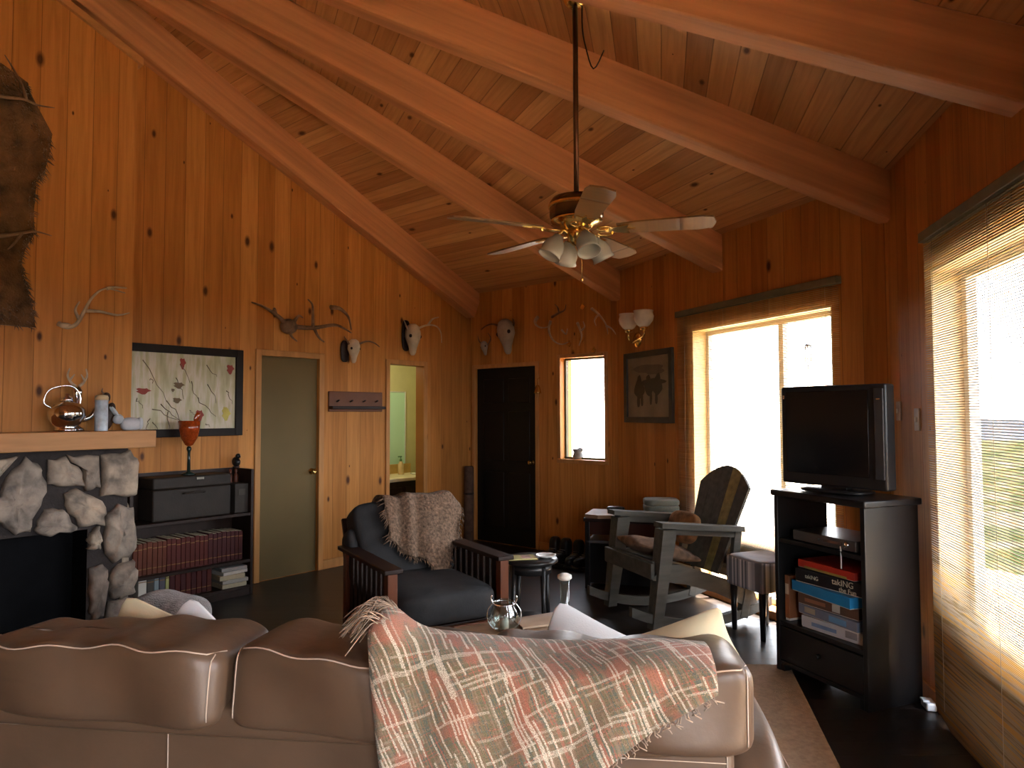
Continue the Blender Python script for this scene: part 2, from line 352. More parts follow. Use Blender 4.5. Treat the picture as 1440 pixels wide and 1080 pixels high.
# openings, measured on each wall
oL = WL.hit(365, 660)[0]; oR = WL.hit(447, 660)[0]; oT = 2.03
bL = WL.hit(547, 600)[0]; bR = WL.hit(595, 600)[0]
dL = W1.hit(669, 600)[0]; dR = W1.hit(754, 640)[0]
nL = W1.hit(789, 580)[0]; nR = W1.hit(851, 580)[0]; nT = W1.hit(822, 502)[1]; nB = W1.hit(826, 647)[1]
gL = W2.hit(973, 470)[0]; gR = W2.hit(1171, 480)[0]; gT = (W2.hit(973, 462)[1] + W2.hit(1162, 417)[1]) / 2 - .04
hL = W3.hit(1311, 480)[0]; hR = hL + 2.0; hT = (W3.hit(1306, 364)[1] + W3.hit(1396, 306)[1]) / 2 - .07
print('closet', oL, oR, 'bath', bL, bR, 'front door', dL, dR, 'narrow', nL, nR, nT, nB, 'glass2', gL, gR, gT, 'glass3', hL, hR, hT, 'L1', L1, 'L2', L2)
wall('wall_west', WL, -6.3, .0, lambda u: roofL(u) + .02, [(oL, oR, 0, oT), (bL, bR, 0, oT)], thick=.12)
wall('wall_north', W1, -.12, L1, TOP, [(dL, dR, 0, 2.03), (nL, nR, nB, nT)])
wall('wall_northeast', W2, 0, L2, TOP, [(gL, gR, 0, gT)])
wall('wall_east', W3, 0, 5.0, TOP, [(hL, hR, 0, hT), (3.3, 4.3, 0, 2.1)])
wall('wall_southeast', W4, 0, 3.4, TOP, [(.3, 2.0, 0, 2.1)])
wall('wall_south', W5, 0, 3.4, TOP)
wall('wall_southwest', W6, -.2, (HUB - C6).length, lambda u: HE + .15 + max(0, (HR - HE)) * max(0, u / (HUB - C6).length))
# floor
b = MB(); cs = [C1 - DL * 6.3, C6, C5, C4, C3, C2, C1]
b.prism([(c.x, c.y, 0) for c in cs], (0, 0, -.1)); struct(b.build('floor', M_FLOOR))
# ceiling: one boarded triangle per side, boards parallel to the eave
def ceil_facet(name, A, B):
    ex = 1.14; Pa = HUB + (A - HUB) * ex; Pb = HUB + (B - HUB) * ex; ze = HR + (HE - HR) * ex
    a = Vector((Pa.x, Pa.y, ze)); c = Vector((Pb.x, Pb.y, ze)); h = Vector((HUB.x, HUB.y, HR))
    X = (c - a).normalized(); Y = (h - a); Y = (Y - X * Y.dot(X)).normalized(); Z = X.cross(Y)
    M = Matrix(((X.x, Y.x, Z.x, a.x), (X.y, Y.y, Z.y, a.y), (X.z, Y.z, Z.z, a.z), (0, 0, 0, 1))); Mi = M.inverted()
    if Z.z < 0: sgn = -1
    else: sgn = 1
    b = MB(); b.prism([Mi @ p for p in (a, c, h)], (0, 0, .12 * sgn)); return struct(b.build(name, M_CEIL, M=M))
C0 = C1 - (C2 - C1); 
for i, (A, B) in enumerate(((C0, C2), (C2, C3), (C3, C4), (C4, C5), (C5, C6))):
    ceil_facet('ceiling' if i == 0 else 'ceiling.%03d' % i, A, B)
b = MB(); h = Vector((HUB.x, HUB.y, HR)); b.prism([(C6.x, C6.y, HE), (HUB.x, HUB.y, HR), (C0.x - 3, C0.y - 3, HE)], (0, 0, .1)); struct(b.build('ceiling.005', M_CEIL))
# beams
def beam(P, off=0., w=.135, dp=.275, ext=.62, start=.35):
    """glulam rafter from the hub down to wall point P, top against the boards"""
    a = Vector((HUB.x, HUB.y, HR)); c = Vector((P.x, P.y, HE)); t = (c - a).normalized()
    side = Vector((-t.y, t.x, 0)).normalized(); up = side.cross(t); up = up if up.z > 0 else -up
    q = a + t * start + side * off; L = (c - a).length - start + ext
    M = Matrix(((t.x, side.x, up.x, q.x), (t.y, side.y, up.y, q.y), (t.z, side.z, up.z, q.z), (0, 0, 0, 1)))
    if M.to_3x3().determinant() < 0: M = M @ Matrix.Diagonal((1, -1, 1, 1))
    b = MB(); b.box((L / 2, 0, -dp / 2), (L, w, dp), bev=.008, segs=1); return struct(b.build('ceiling_beam', M_BEAM, M=M))
beam(C1, off=-.075, dp=.31, ext=0.05)
M2 = (C2 + C3) / 2; M3 = C3 + d3 * 1.6
for P in (C2, M2, C3, M3, C3 + d3 * 3.3, C4, (C4 + C5) / 2, C5, (C5 + C6) / 2): beam(P)
# trim round openings
def casing(name, fr, a, c, z0, z1, w=.055, t=.018, m=M_TRIM, sill=False):
    b = MB(); b.box((a - w / 2, -t / 2, (z0 + z1 + w) / 2), (w, t, z1 - z0 + w), bev=.004); b.box((c + w / 2, -t / 2, (z0 + z1 + w) / 2), (w, t, z1 - z0 + w), bev=.004)
    b.box(((a + c) / 2, -t / 2, z1 + w / 2), (c - a, t, w), bev=.004)
    if sill: b.box(((a + c) / 2, -t / 2 - .004, z0 - w / 2), (c - a + 2 * w, t + .008, w), bev=.004)
    return struct(b.build(name, m, M=fr.mat()))
casing('trim_1', WL, oL, oR, 0, oT); casing('trim_2', WL, bL, bR, 0, oT, w=.05); casing('trim_3', W1, dL, dR, 0, 2.03, w=.045)
casing('trim_4', W1, nL, nR, nB, nT, w=.04, sill=True)
# closet door
def hinged_door(name, fr, a, c, m, panels, knob_u, kz=.95, recess=.03):
    root = bpy.data.objects.new(name, None); COL.objects.link(root); root.matrix_world = fr.mat(a, 0, 0); struct(root)
    w = c - a; b = MB(); b.box((w / 2, recess + .03, 1.012), (w + .012, .06, 2.05)); b.build('door_leaf', m, root)
    for (x0, x1, z0, z1) in panels:
        b = MB(); b.box(((x0 + x1) / 2 * w, recess - .004, (z0 + z1) / 2), ((x1 - x0) * w, .012, z1 - z0), bev=.006); p = b.build('panel', m, root)
    if knob_u is not None:
        b = MB(); b.lathe([(.0, 0), (.03, 0), (.03, .008), (.012, .012), (.011, .035), (.025, .045), (.028, .06), (.018, .07), (0, .072)], 14, Matrix.Translation((knob_u * w, recess, kz)) @ Matrix.Rotation(R(90), 4, 'X')); b.build('knob', M_BRASS, root)
    return root
hinged_door('door_1', WL, oL, oR, M_OLIVE, [], .91)
six = [(.12, .46, 1.62, 1.9), (.54, .88, 1.62, 1.9), (.12, .46, .95, 1.52), (.54, .88, .95, 1.52), (.12, .46, .18, .82), (.54, .88, .18, .82)]
hinged_door('door_2', W1, dL, dR, M_DARKDOOR, six, .92)
# glazed openings
def glazing(name, fr, a, c, z0, z1, m, mull=(), dep=.16, fw=.045):
    root = bpy.data.objects.new(name, None); COL.objects.link(root); root.matrix_world = fr.mat(0, 0, 0); struct(root)
    b = MB()
    for x in (a + fw / 2, c - fw / 2): b.box((x, dep, (z0 + z1) / 2), (fw, .05, z1 - z0), bev=.004, segs=1)
    for z in (z0 + fw / 2, z1 - fw / 2): b.box(((a + c) / 2, dep, z), (c - a - 2 * fw, .05, fw), bev=.004, segs=1)
    b.build('window_frame', m, root)
    for x in mull:
        b = MB(); b.box((x, dep - .01, (z0 + z1) / 2), (.05, .05, z1 - z0 - 2 * fw), bev=.004, segs=1); b.build('mullion', m, root)
    xs = [a + fw, *mull, c - fw]
    for x0, x1 in zip(xs, xs[1:]):
        b = MB(); b.box(((x0 + x1) / 2, dep, (z0 + z1) / 2), (x1 - x0, .006, z1 - z0 - 2 * fw)); b.build('pane', M_GLASS, root)
    return root
glazing('window_1', W1, nL, nR, nB, nT, mat('dark olive window frame', (.10, .09, .04), .5), fw=.02, dep=.09)
gm = W2.hit(1079, 500)[0]
glazing('door_3', W2, gL, gR, 0.06, gT, M_ALU, (gm,))
glazing('door_4', W3, hL, hR, 0.06, hT, M_ALU, (hL + 1.0,), fw=.06)
glazing('door_5', W3, 3.3, 4.3, 0.06, 2.1, M_ALU, (3.8,))
glazing('door_6', W4, .3, 2.0, 0.06, 2.1, M_ALU, (1.15,))
for i, (fr, a, c, m) in enumerate(((W2, gL, gR, 0), (W3, hL, hR, 0), (W3, 3.3, 4.3, 0), (W4, .3, 2.0, 0))):
    b = MB(); b.box(((a + c) / 2, TH / 2, .03), (c - a, TH, .06), bev=.004, segs=1); struct(b.build('trim_%d' % (5 + i), M_TRIM, M=fr.mat()))
# pale jamb linings of the two blind-covered doors
for i, (fr, a, c, z) in enumerate(((W2, gL, gR, gT), (W3, hL, hR, hT))):
    b = MB()
    mj = mat('pale jamb wood', (.72, .57, .32), .5, var=.1, scale=3) if i == 0 else mat('greyish jamb wood', (.56, .49, .36), .5, var=.1, scale=3)
    for x in (a + .006, c - .006): b.box((x, TH / 2 - .03, z / 2), (.012, TH - .06, z))
    b.box(((a + c) / 2, TH / 2 - .03, z - .006), (c - a - .024, TH - .06, .012)); struct(b.build('trim_%d' % (11 + i), mj, M=fr.mat()))
# baseboards
def baseboard(name, fr, a, c):
    b = MB(); b.box(((a + c) / 2, -.008, .045), (c - a, .016, .09), bev=.004, segs=1); struct(b.build(name, M_TRIM, M=fr.mat()))
for n_, fr, a, c in (('baseboard_west', WL, oR + .055, bL - .05), ('baseboard_north', W1, dR + .05, L1), ('baseboard_northeast', W2, 0, gL), ('baseboard_northeast.001', W2, gR, L2), ('baseboard_east', W3, 0, hL)): baseboard(n_, fr, a, c)
# bathroom behind the open doorway
BX0, BX1, BY = bL - 1.0, .62, 1.36
b = MB(); b.box(((BX0 + BX1) / 2, .12 + BY + .05, 1.2), (BX1 - BX0 + .2, .1, 2.5)); struct(b.build('wall_bathroom', M_CREAM, M=WL.mat()))
b = MB(); b.box((BX0 - .05, .12 + BY / 2, 1.2), (.1, BY, 2.5)); b.box((BX1 + .05, .12 + BY / 2 + .0, 1.2), (.1, BY, 2.5)); b.box(((BX1 + .12) / 2 - .005, .16, 1.2), (BX1 + .11, .08, 2.5)); struct(b.build('wall_bathroom.001', M_CREAM, M=WL.mat()))
b = MB(); b.box(((BX0 + BX1) / 2, .12 + BY / 2, 2.45), (BX1 - BX0, BY, .08)); struct(b.build('ceiling_bathroom', M_CREAM, M=WL.mat()))
b = MB(); b.box(((BX0 + BX1) / 2, .12 + BY / 2, -.05), (BX1 - BX0, BY, .09)); struct(b.build('floor_bathroom', M_FLOOR, M=WL.mat()))
# closet back, so that no daylight leaks round the closet door
b = MB(); b.box(((oL + oR) / 2, .12 + .3, 1.1), (oR - oL + .1, .05, 2.3)); struct(b.build('wall_closet', M_CREAM, M=WL.mat()))

# ------------------------------------------------------------------ outside
b = MB(); dk = [HUB + (c - HUB) * k for k, c in ((1.6, C1 + (C1 - C2) * .6), (1.6, C2), (1.6, C3), (1.6, C4), (1.6, C5))] 
inner = [HUB + (c - HUB) * 1.035 for c in (C5, C4, C3, C2, C1 + (C1 - C2) * .6)]
b.prism([(p.x, p.y, -.12) for p in dk + inner], (0, 0, -.05)); struct(b.build('deck', M_DECK))
m, nt, bs = nm('meadow grass'); tc = N(nt, 'ShaderNodeTexCoord'); no = N(nt, 'ShaderNodeTexNoise'); no.inputs['Scale'].default_value = .5; no.inputs['Detail'].default_value = 6; nt.links.new(tc.outputs['Object'], no.inputs['Vector'])
nt.links.new(ramp(nt, no.outputs['Fac'], [(.35, (.008, .012, .005)), (.5, (.014, .017, .008)), (.62, (.036, .031, .024))]), bs.inputs['Base Color']); bs.inputs['Roughness'].default_value = 1; bs.inputs['Specular IOR Level'].default_value = 0
def gfn(u, v):
    x = -60 + 160 * u; y = -60 + 200 * v; r = math.hypot(x + 4, y - 4)
    return (x, y, -1.0 - .02 * max(0, r - 9) + .18 * math.sin(x * .5) * math.cos(y * .4))
b = MB(); b.grid(gfn, 60, 70); g = struct(b.build('lawn', m))
def bfn(u, v):
    a = R(57 + 32 * u); r = 11.5 + 34 * v; return (r * math.cos(a), r * math.sin(a), -1.1 + 4.6 * v * (1 - .75 * max(0, (.18 - u) / .18)) + .12 * math.sin(14 * u + 5 * v) * v)
b = MB(); b.grid(bfn, 40, 16); struct(b.build('washout_bank', mat('pale washout tone', (.46, .42, .36), 1., var=.2, scale=1.5, spec=0.)))  # added pale slope that burns the view through the glass out to white
M_HILL = mat('hazy far hillside', (.016, .019, .024), 1., var=.12, scale=.02, spec=0.)  # distance haze is put into the blue-grey colour
def hfn(u, v):
    a = R(-20 + 150 * u); r = 260 + 60 * v; return (r * math.cos(a), r * math.sin(a), -10 + v * (16 + 5 * math.sin(9 * u) + 3 * math.sin(23 * u)))
b = MB(); b.grid(hfn, 60, 6); struct(b.build('hills', M_HILL))

# ------------------------------------------------------------------ light
w = bpy.data.worlds.new('sky'); SC.world = w; w.use_nodes = True; nt = w.node_tree; bg = nt.nodes['Background']
tc = N(nt, 'ShaderNodeTexCoord'); sp = N(nt, 'ShaderNodeSeparateXYZ'); nt.links.new(tc.outputs['Generated'], sp.inputs[0])
nt.links.new(ramp(nt, sp.outputs[2], [(0., (.95, .96, 1.0)), (.35, (.86, .92, 1.0)), (1., (.6, .74, 1.0))]), bg.inputs[0]); bg.inputs[1].default_value = SKY
sun = bpy.data.lights.new('sun', 'SUN'); so = bpy.data.objects.new('sun', sun); COL.objects.link(so); sun.energy = SUN; sun.angle = R(1); sun.color = (1, .88, .72)
so.rotation_euler = Vector((-.33, -.17, -.93)).to_track_quat('-Z', 'Y').to_euler()
def portal(fr, a, c, z0, z1):
    l = bpy.data.lights.new('daylight_portal', 'AREA'); l.shape = 'RECTANGLE'; l.size = c - a; l.size_y = z1 - z0; l.cycles.is_portal = True
    o = bpy.data.objects.new('daylight_portal', l); COL.objects.link(o); M = fr.mat((a + c) / 2, -(TH + .02), (z0 + z1) / 2)
    o.matrix_world = M @ Matrix.Rotation(R(-90), 4, 'X')
for q in ((W1, nL, nR, nB, nT), (W2, gL, gR, .06, gT), (W3, hL, hR, .06, hT), (W3, 3.3, 4.3, .06, 2.1), (W4, .3, 2.0, .06, 2.1)): portal(*q)
bl = bpy.data.lights.new('unseen_bathroom_light', 'POINT'); bl.energy = BATH; bl.color = (1, .93, .66); bl.shadow_soft_size = .12  # added point light without a fixture, for the glow inside the bathroom
bo = bpy.data.objects.new('unseen_bathroom_light', bl); COL.objects.link(bo); bo.location = WL.p((BX0 + BX1) / 2, -.75, 2.2)
SC.view_settings.view_transform = 'Standard'; SC.view_settings.look = 'None'; SC.view_settings.gamma = 1; SC.view_settings.use_curve_mapping = False; SC.view_settings.exposure = EXPO
SC.cycles.use_denoising = True; SC.cycles.max_bounces = 10; SC.cycles.diffuse_bounces = 7; SC.cycles.transparent_max_bounces = 24; SC.cycles.caustics_reflective = False; SC.cycles.caustics_refractive = False
SC.cycles.sample_clamp_indirect = 8
# ------------------------------------------------------------------ chimney and fireplace
CE = .35; CU0 = -5.9; CU1 = WL.hit(187.5, 400, CE)[0]
ctop = lambda u: roofL(u) - .55
b = MB()
FU1 = WL.hit(124, 800, CE)[0]; FZ = WL.hit(124, 745, CE)[1]
def hexw(b, u0, u1, z0, z1a, z1b, e0=0., e1=CE):
    b.hexa([(u0, -e1, z0), (u1, -e1, z0), (u1, -e0, z0), (u0, -e0, z0), (u0, -e1, z1a), (u1, -e1, z1b), (u1, -e0, z1b), (u0, -e0, z1a)])
MZ = 1.27
hexw(b, CU0, CU1, MZ, ctop(CU0), ctop(CU1)); struct(b.build('wall_chimney', M_WALL, M=WL.mat()))
b = MB(); tdir = Vector((CU1 - CU0, 0, ctop(CU1) - ctop(CU0)))
b.hexa([(CU0, -CE - .03, ctop(CU0) - .045), (CU1 + .03, -CE - .03, ctop(CU1) - .058), (CU1 + .03, 0, ctop(CU1) - .058), (CU0, 0, ctop(CU0) - .045), (CU0, -CE - .03, ctop(CU0) + .01), (CU1 + .03, -CE - .03, ctop(CU1) - .003), (CU1 + .03, 0, ctop(CU1) - .003), (CU0, 0, ctop(CU0) + .01)])
struct(b.build('trim_10', M_MANT, M=WL.mat()))
fp = thing('fireplace', 'rough field stone fireplace with a black opening under the wooden mantel', 'fireplace', WL.mat(CU1, 0, 0))
fu = FU1 - CU1                                       # opening edge, in the fireplace's own x
b = MB(); fw = CU0 - CU1
hexw(b, fu, 0, 0, MZ, MZ, 0, CE - .03); hexw(b, fw, fu, FZ, MZ, MZ, 0, CE - .03); b.build('mortar_bed', M_MORTAR, fp)
b = MB(); hexw(b, fw, fu + .1, 0, FZ + .1, FZ + .1, 0.0, .04); hexw(b, fw, fu, 0, .02, .02, .04, CE); hexw(b, fu, fu + .02, 0, FZ, FZ, .04, CE - .031); hexw(b, fw, fu, FZ, FZ + .02, FZ + .02, .04, CE - .031)
b.build('firebox', mat('sooty black steel', (.006, .006, .007), .9, spec=.1), fp)
rs = random.Random(3)
def rock(b, outline, e, th, seed):
    """a split field stone: lumpy face over a drawn outline (wall u,z)"""
    r = random.Random(seed); cx = sum(p[0] for p in outline) / len(outline); cz = sum(p[1] for p in outline) / len(outline)
    pts = []
    n = len(outline)
    for i in range(n):
        (x0, z0), (x1, z1) = outline[i], outline[(i + 1) % n]
        for k in range(3):
            t = k / 3; pts.append((x0 + (x1 - x0) * t + r.uniform(-.012, .012), z0 + (z1 - z0) * t + r.uniform(-.012, .012)))
    rings = []
    for s_, d in ((1., 0.), (1.0, .45), (.93, .8), (.75, 1.), (.45, 1.05), (.2, 1.08)):
        rings.append([b.bm.verts.new((cx + (x - cx) * s_, -(e + th * d + (r.uniform(-.018, .018) if d > .4 else 0)), cz + (z - cz) * s_)) for x, z in pts])
    m = len(pts)
    for A, B in zip(rings, rings[1:]):
        for k in range(m):
            f = b.bm.faces.new((A[k], A[(k + 1) % m], B[(k + 1) % m], B[k])); f.smooth = True
    f = b.bm.faces.new(rings[-1]); f.smooth = True
    b.bm.faces.new(rings[0][::-1])
ST = [[(0, 700), (8, 672), (38, 643), (58, 660), (66, 690), (50, 725), (42, 748), (20, 752), (4, 738), (-25, 730), (-22, 705)],
      [(70, 648), (92, 642), (116, 662), (118, 682), (92, 684), (68, 680)], [(92, 641), (138, 640), (141, 686), (122, 690), (117, 660)],
      [(143, 640), (186, 634), (193, 650), (192, 698), (143, 696)], [(92, 692), (106, 688), (146, 702), (150, 722), (146, 738), (112, 740), (90, 712)],
      [(52, 735), (66, 716), (90, 715), (110, 742), (100, 748), (58, 756), (50, 748)], [(126, 752), (140, 740), (143, 760), (140, 772), (126, 774)],
      [(150, 722), (170, 708), (190, 715), (193, 760), (184, 782), (160, 792), (146, 770), (148, 742)], [(127, 802), (142, 792), (152, 800), (154, 820), (146, 868), (130, 876), (126, 850)],
      [(160, 800), (188, 786), (192, 800), (190, 835), (172, 842), (158, 840), (153, 825)], [(152, 846), (188, 840), (190, 875), (186, 905), (150, 905)], [(127, 884), (146, 872), (148, 910), (128, 925)],
      [(-30, 655), (0, 648), (30, 640), (6, 668), (-25, 690)], [(146, 912), (188, 908), (188, 945), (146, 950)], [(-70, 670), (-35, 660), (-28, 700), (-40, 735), (-75, 740)]]
b = MB()
for i, pl in enumerate(ST):
    rock(b, [(lambda q: (q[0] - CU1, q[1]))(WL.hit(x, y, CE)) for x, y in pl], CE - .05, .085, i)
# side return of the stonework
for i, (z0, z1) in enumerate(((.02, .3), (.33, .55), (.58, .86), (.9, 1.22))): b.puff((.0, -CE / 2, (z0 + z1) / 2), (.08, CE - .04, z1 - z0), k=5, sub=6)
b.build('stone_facing', M_STONE, fp)
ME = .62; MU1 = WL.hit(220, 612, ME)[0]; mzt = WL.hit(218, 605, ME)[1]; mzb = WL.hit(218, 629, ME)[1]
mt = thing('mantel_shelf', 'thick pine mantel shelf over the stone fireplace', 'shelf', WL.mat(MU1, 0, 0))
b = MB(); b.box(((CU0 - MU1) / 2, -(ME + CE) / 2 - .0, (mzt + mzb) / 2), (MU1 - CU0, ME - CE, mzt - mzb), bev=.006); b.box(((CU1 - MU1) - 2.0, -CE / 2, (mzt + mzb) / 2 - .02), (.0, .0, .0)); b.build('board', M_MANT, mt)
b = MB(); b.box(((CU1 + MU1) / 2 - MU1 + .02, -CE - .004, (mzt + mzb) / 2), (MU1 - CU1 + .04 + .1, .008, mzt - mzb - .02)); b.build('back_cleat', M_MANT, mt)

# ------------------------------------------------------------------ helpers for things fixed to a wall
def px_poly(fr, u0, z0, pts, e=0.):
    out = []
    for q in pts:
        ee = q[2] if len(q) > 2 else e; u, z = fr.hit(q[0], q[1], ee); out.append(Vector((u - u0, -ee, z - z0)))
    return out
def taper(n, r0, r1): return [r0 + (r1 - r0) * i / (n - 1) for i in range(n)]
def smooth_pts(P, k=4):
    out = []
    for i in range(len(P) - 1):
        p0 = P[max(i - 1, 0)]; p1 = P[i]; p2 = P[i + 1]; p3 = P[min(i + 2, len(P) - 1)]
        for j in range(k):
            t = j / k; out.append(.5 * ((2 * p1) + (p2 - p0) * t + (2 * p0 - 5 * p1 + 4 * p2 - p3) * t * t + (3 * p1 - p0 - 3 * p2 + p3) * t ** 3))
    out.append(P[-1]); return out
def horn(b, P, r0, r1, n=7):
    S = smooth_pts([Vector(p) for p in P]); b.tube(S, taper(len(S), r0, r1), n)
def skull(root, c, h, tilt=0., part='skull', m=None, turn=0.):
    """bare deer skull hung nose down: braincase, tapering muzzle, eye hollows painted as shade"""
    m = m or M_BONE; Mx = Matrix.Translation(Vector(c)) @ Matrix.Rotation(tilt, 4, 'Y') @ Matrix.Rotation(turn, 4, 'Z')
    b = MB(); n = 12; secs = [(.5, .10, .10), (.42, .2, .2), (.25, .25, .26), (.08, .27, .24), (-.08, .2, .2), (-.25, .13, .15), (-.42, .10, .11), (-.5, .05, .06)]
    rings = []
    for (z, wx, wy) in secs: rings.append([b.bm.verts.new(Mx @ Vector((wx * h * math.cos(2 * math.pi * k / n), -.12 * h + wy * h * math.sin(2 * math.pi * k / n), z * h))) for k in range(n)])
    for A, B in zip(rings, rings[1:]):
        for k in range(n): f = b.bm.faces.new((A[k], A[(k + 1) % n], B[(k + 1) % n], B[k])); f.smooth = True
    b.bm.faces.new(rings[0]); b.bm.faces.new(rings[-1]); o = b.build(part, m, root)
    for s_ in (-1, 1): b = MB(); b.puff(Mx @ Vector((s_ * .2 * h, -.24 * h, .1 * h)), (.10 * h, .10 * h, .12 * h), k=2, sub=5); b.build('eye_socket', M_SOCKET, o)  # dark blobs stand in for the shade inside the eye hollows
    return o
# ------------------------------------------------------------------ hide and antlers on the chimney
hp = [(-60, 95), (0, 90), (14, 100), (38, 118), (40, 130), (72, 190), (68, 215), (62, 240), (50, 252), (46, 300), (47, 330), (36, 345), (28, 372), (34, 400), (44, 430), (48, 461), (0, 457), (-60, 452)]
u0, z0 = WL.hit(0, 300, CE); hd = thing('animal_hide', 'shaggy brown animal hide hanging on the wooden chimney', 'hide', WL.mat(u0, CE, z0))
b = MB(); b.prism([q + Vector((0, -.004 + CE, 0)) for q in px_poly(WL, u0, z0, hp, CE)], (0, -.02, 0)); b.build('pelt', M_FUR, hd)
b = MB(); rs = random.Random(5)
P = [q + Vector((0, CE, 0)) for q in px_poly(WL, u0, z0, hp, CE)]
for i in range(len(P) - 1):
    for k in range(26):
        q = P[i].lerp(P[i + 1], rs.random()); q2 = q * rs.uniform(.8, 1.0); dv = Vector((rs.uniform(-.01, .045), -rs.uniform(.0, .03), -rs.uniform(.01, .06)))
        b.tube([q2 + Vector((0, -.018, 0)), q2 + dv * .5 + Vector((0, -.022, 0)), q2 + dv + Vector((0, -.016, 0))], [.004, .003, .0008], 4)
fr_ = b.build('hair_fringe', M_FUR, hd); fr_['kind'] = 'stuff'
for lab, pts in (('thin dark antler tip crossing the top of the brown hide', [[(-40, 128), (0, 138), (30, 142), (50, 150), (74, 154)], [(34, 143), (28, 122), (14, 96), (4, 80)]]),
                 ('dark antler crossing the middle of the brown hide', [[(-40, 336), (0, 333), (28, 329), (48, 327), (70, 333)], [(28, 329), (16, 345), (8, 352)]])):
    u0, z0 = WL.hit(20, pts[0][2][1], CE); a = thing('mounted_antler', lab, 'antler', WL.mat(u0, CE + .02, z0))
    for k, pl in enumerate(pts):
        b = MB(); horn(b, [q + Vector((0, CE - .02, 0)) for q in px_poly(WL, u0, z0, pl, CE)], .017 if k == 0 else .012, .003); b.build('main_beam' if k == 0 else 'tine', M_ANTLER, a)
u0, z0 = WL.hit(130, 440, CE); a = thing('mounted_antler', 'pale forked antler on the chimney above the mantel', 'antler', WL.mat(u0, CE, z0))
pa = lambda pl: [q + Vector((0, CE, 0)) for q in px_poly(WL, u0, z0, pl)]
for k, pl in enumerate(([(82, 455, CE + .03), (95, 460, CE + .07), (108, 455, CE + .09), (118, 438, CE + .1), (130, 418, CE + .1), (148, 406, CE + .08), (176, 412, CE + .06)], [(120, 437, CE + .1), (140, 438, CE + .11), (165, 443, CE + .1), (182, 440, CE + .08)], [(150, 406, CE + .08), (160, 404, CE + .08), (178, 405, CE + .05)], [(112, 450, CE + .09), (106, 436, CE + .1), (112, 424, CE + .1)])):
    b = MB(); horn(b, pa(pl), .018 if k == 0 else .013, .004); b.build('main_beam' if k == 0 else 'tine', M_ANTLERP, a)
b = MB(); b.puff(pa([(92, 458, CE + .06)])[0], (.07, .05, .04), k=2.5, sub=5); b.build('burr', M_BONE, a)

# ------------------------------------------------------------------ things on the mantel
def on_mantel(px, e=.47): u, _ = WL.hit(px, 608, e); return WL.mat(u, e, mzt)
t = thing('silver_kettle', 'round polished silver kettle on the mantel', 'kettle', on_mantel(93, .475) @ Matrix.Scale(1.12, 4))
b = MB(); b.lathe([(0, .0), (.06, 0), (.065, .012), (.05, .022), (.078, .05), (.10, .09), (.098, .13), (.07, .165), (.035, .178), (.03, .185), (0, .187)], 24); b.build('body', M_CHROME, t)
b = MB(); b.lathe([(.036, .18), (.03, .2), (.012, .21), (.014, .225), (0, .23)], 16); b.build('lid', M_CHROME, t)
b = MB(); horn(b, [(.08, 0, .07), (.13, 0, .09), (.16, 0, .14), (.185, 0, .15)], .02, .009); b.build('spout', M_CHROME, t)
b = MB(); b.tube(smooth_pts([Vector(q) for q in ((-.075, 0, .14), (-.12, 0, .17), (-.1, 0, .24), (-.04, 0, .27), (.03, 0, .27), (.07, 0, .22), (.07, 0, .16))]), .006, 6); b.build('handle', M_CHROME, t)
t = thing('antler_ornament', 'small upright silver ornament with forked top standing behind the silver kettle', 'ornament', on_mantel(107, .395))
b = MB(); b.lathe([(0, 0), (.05, 0), (.045, .02), (.015, .04), (.012, .2), (.03, .24), (.035, .28), (.02, .31), (0, .315)], 16); b.build('stem', M_CHROME, t)
for s_ in (-1, 1):
    b = MB(); horn(b, [(0, 0, .3), (s_ * .035, 0, .33), (s_ * .06, 0, .38), (s_ * .05, -.01, .43)], .012, .004); horn(b, [(s_ * .045, 0, .35), (s_ * .02, -.01, .39)], .008, .003); b.build('fork', M_ANTLERP, t)
t = thing('round_tin', 'tall pale blue and white cylindrical canister on the mantel', 'canister', on_mantel(142, .5))
b = MB(); b.lathe([(0, 0), (.04, 0), (.041, .005), (.041, .215), (0, .215)], 20); b.build('body', mat('pale blue printed tin', (.5, .58, .66), .3, var=.3, scale=18), t)
b = MB(); b.lathe([(0, .213), (.042, .213), (.042, .232), (.036, .245), (.012, .25), (0, .25)], 20); b.build('lid', mat('tan lid', (.55, .43, .26), .5), t)
t = thing('bird_figurine', 'small dark figurine behind the pale canister on the mantel', 'figurine', on_mantel(153, .40))
b = MB(); b.puff((0, 0, .1), (.07, .06, .2), k=2.2, sub=7, rot=Euler((0, R(12), 0))); b.puff((-.02, 0, .235), (.05, .05, .07), k=2.2, sub=6); b.build('body', mat('dark brown carved wood', (.055, .03, .02), .5), t)
b = MB(); horn(b, [(-.03, 0, .25), (-.05, 0, .275), (-.045, 0, .3)], .008, .002); b.build('beak', M_ANTLER, t)
t = thing('rabbit_figurine', 'pale grey crouching animal figurine at the end of the mantel', 'figurine', on_mantel(180, .45) @ Matrix.Scale(.8, 4))
b = MB(); b.puff((.02, 0, .055), (.17, .09, .12), k=2.6, sub=9); b.puff((-.085, 0, .1), (.085, .07, .09), k=2.2, sub=7, rot=Euler((0, R(25), 0))); b.puff((.1, 0, .06), (.05, .06, .11), k=2.5, sub=6); gb = b.build('body', mat('pale grey glazed pottery', (.45, .47, .5), .35, var=.2), t)
for s_ in (-1, 1):
    b = MB(); b.puff((-.12, s_ * .025, .17), (.025, .02, .1), k=2.2, sub=5, rot=Euler((0, R(-35), 0))); b.build('ear', mat('pale grey glazed pottery', (.45, .47, .5)), t)

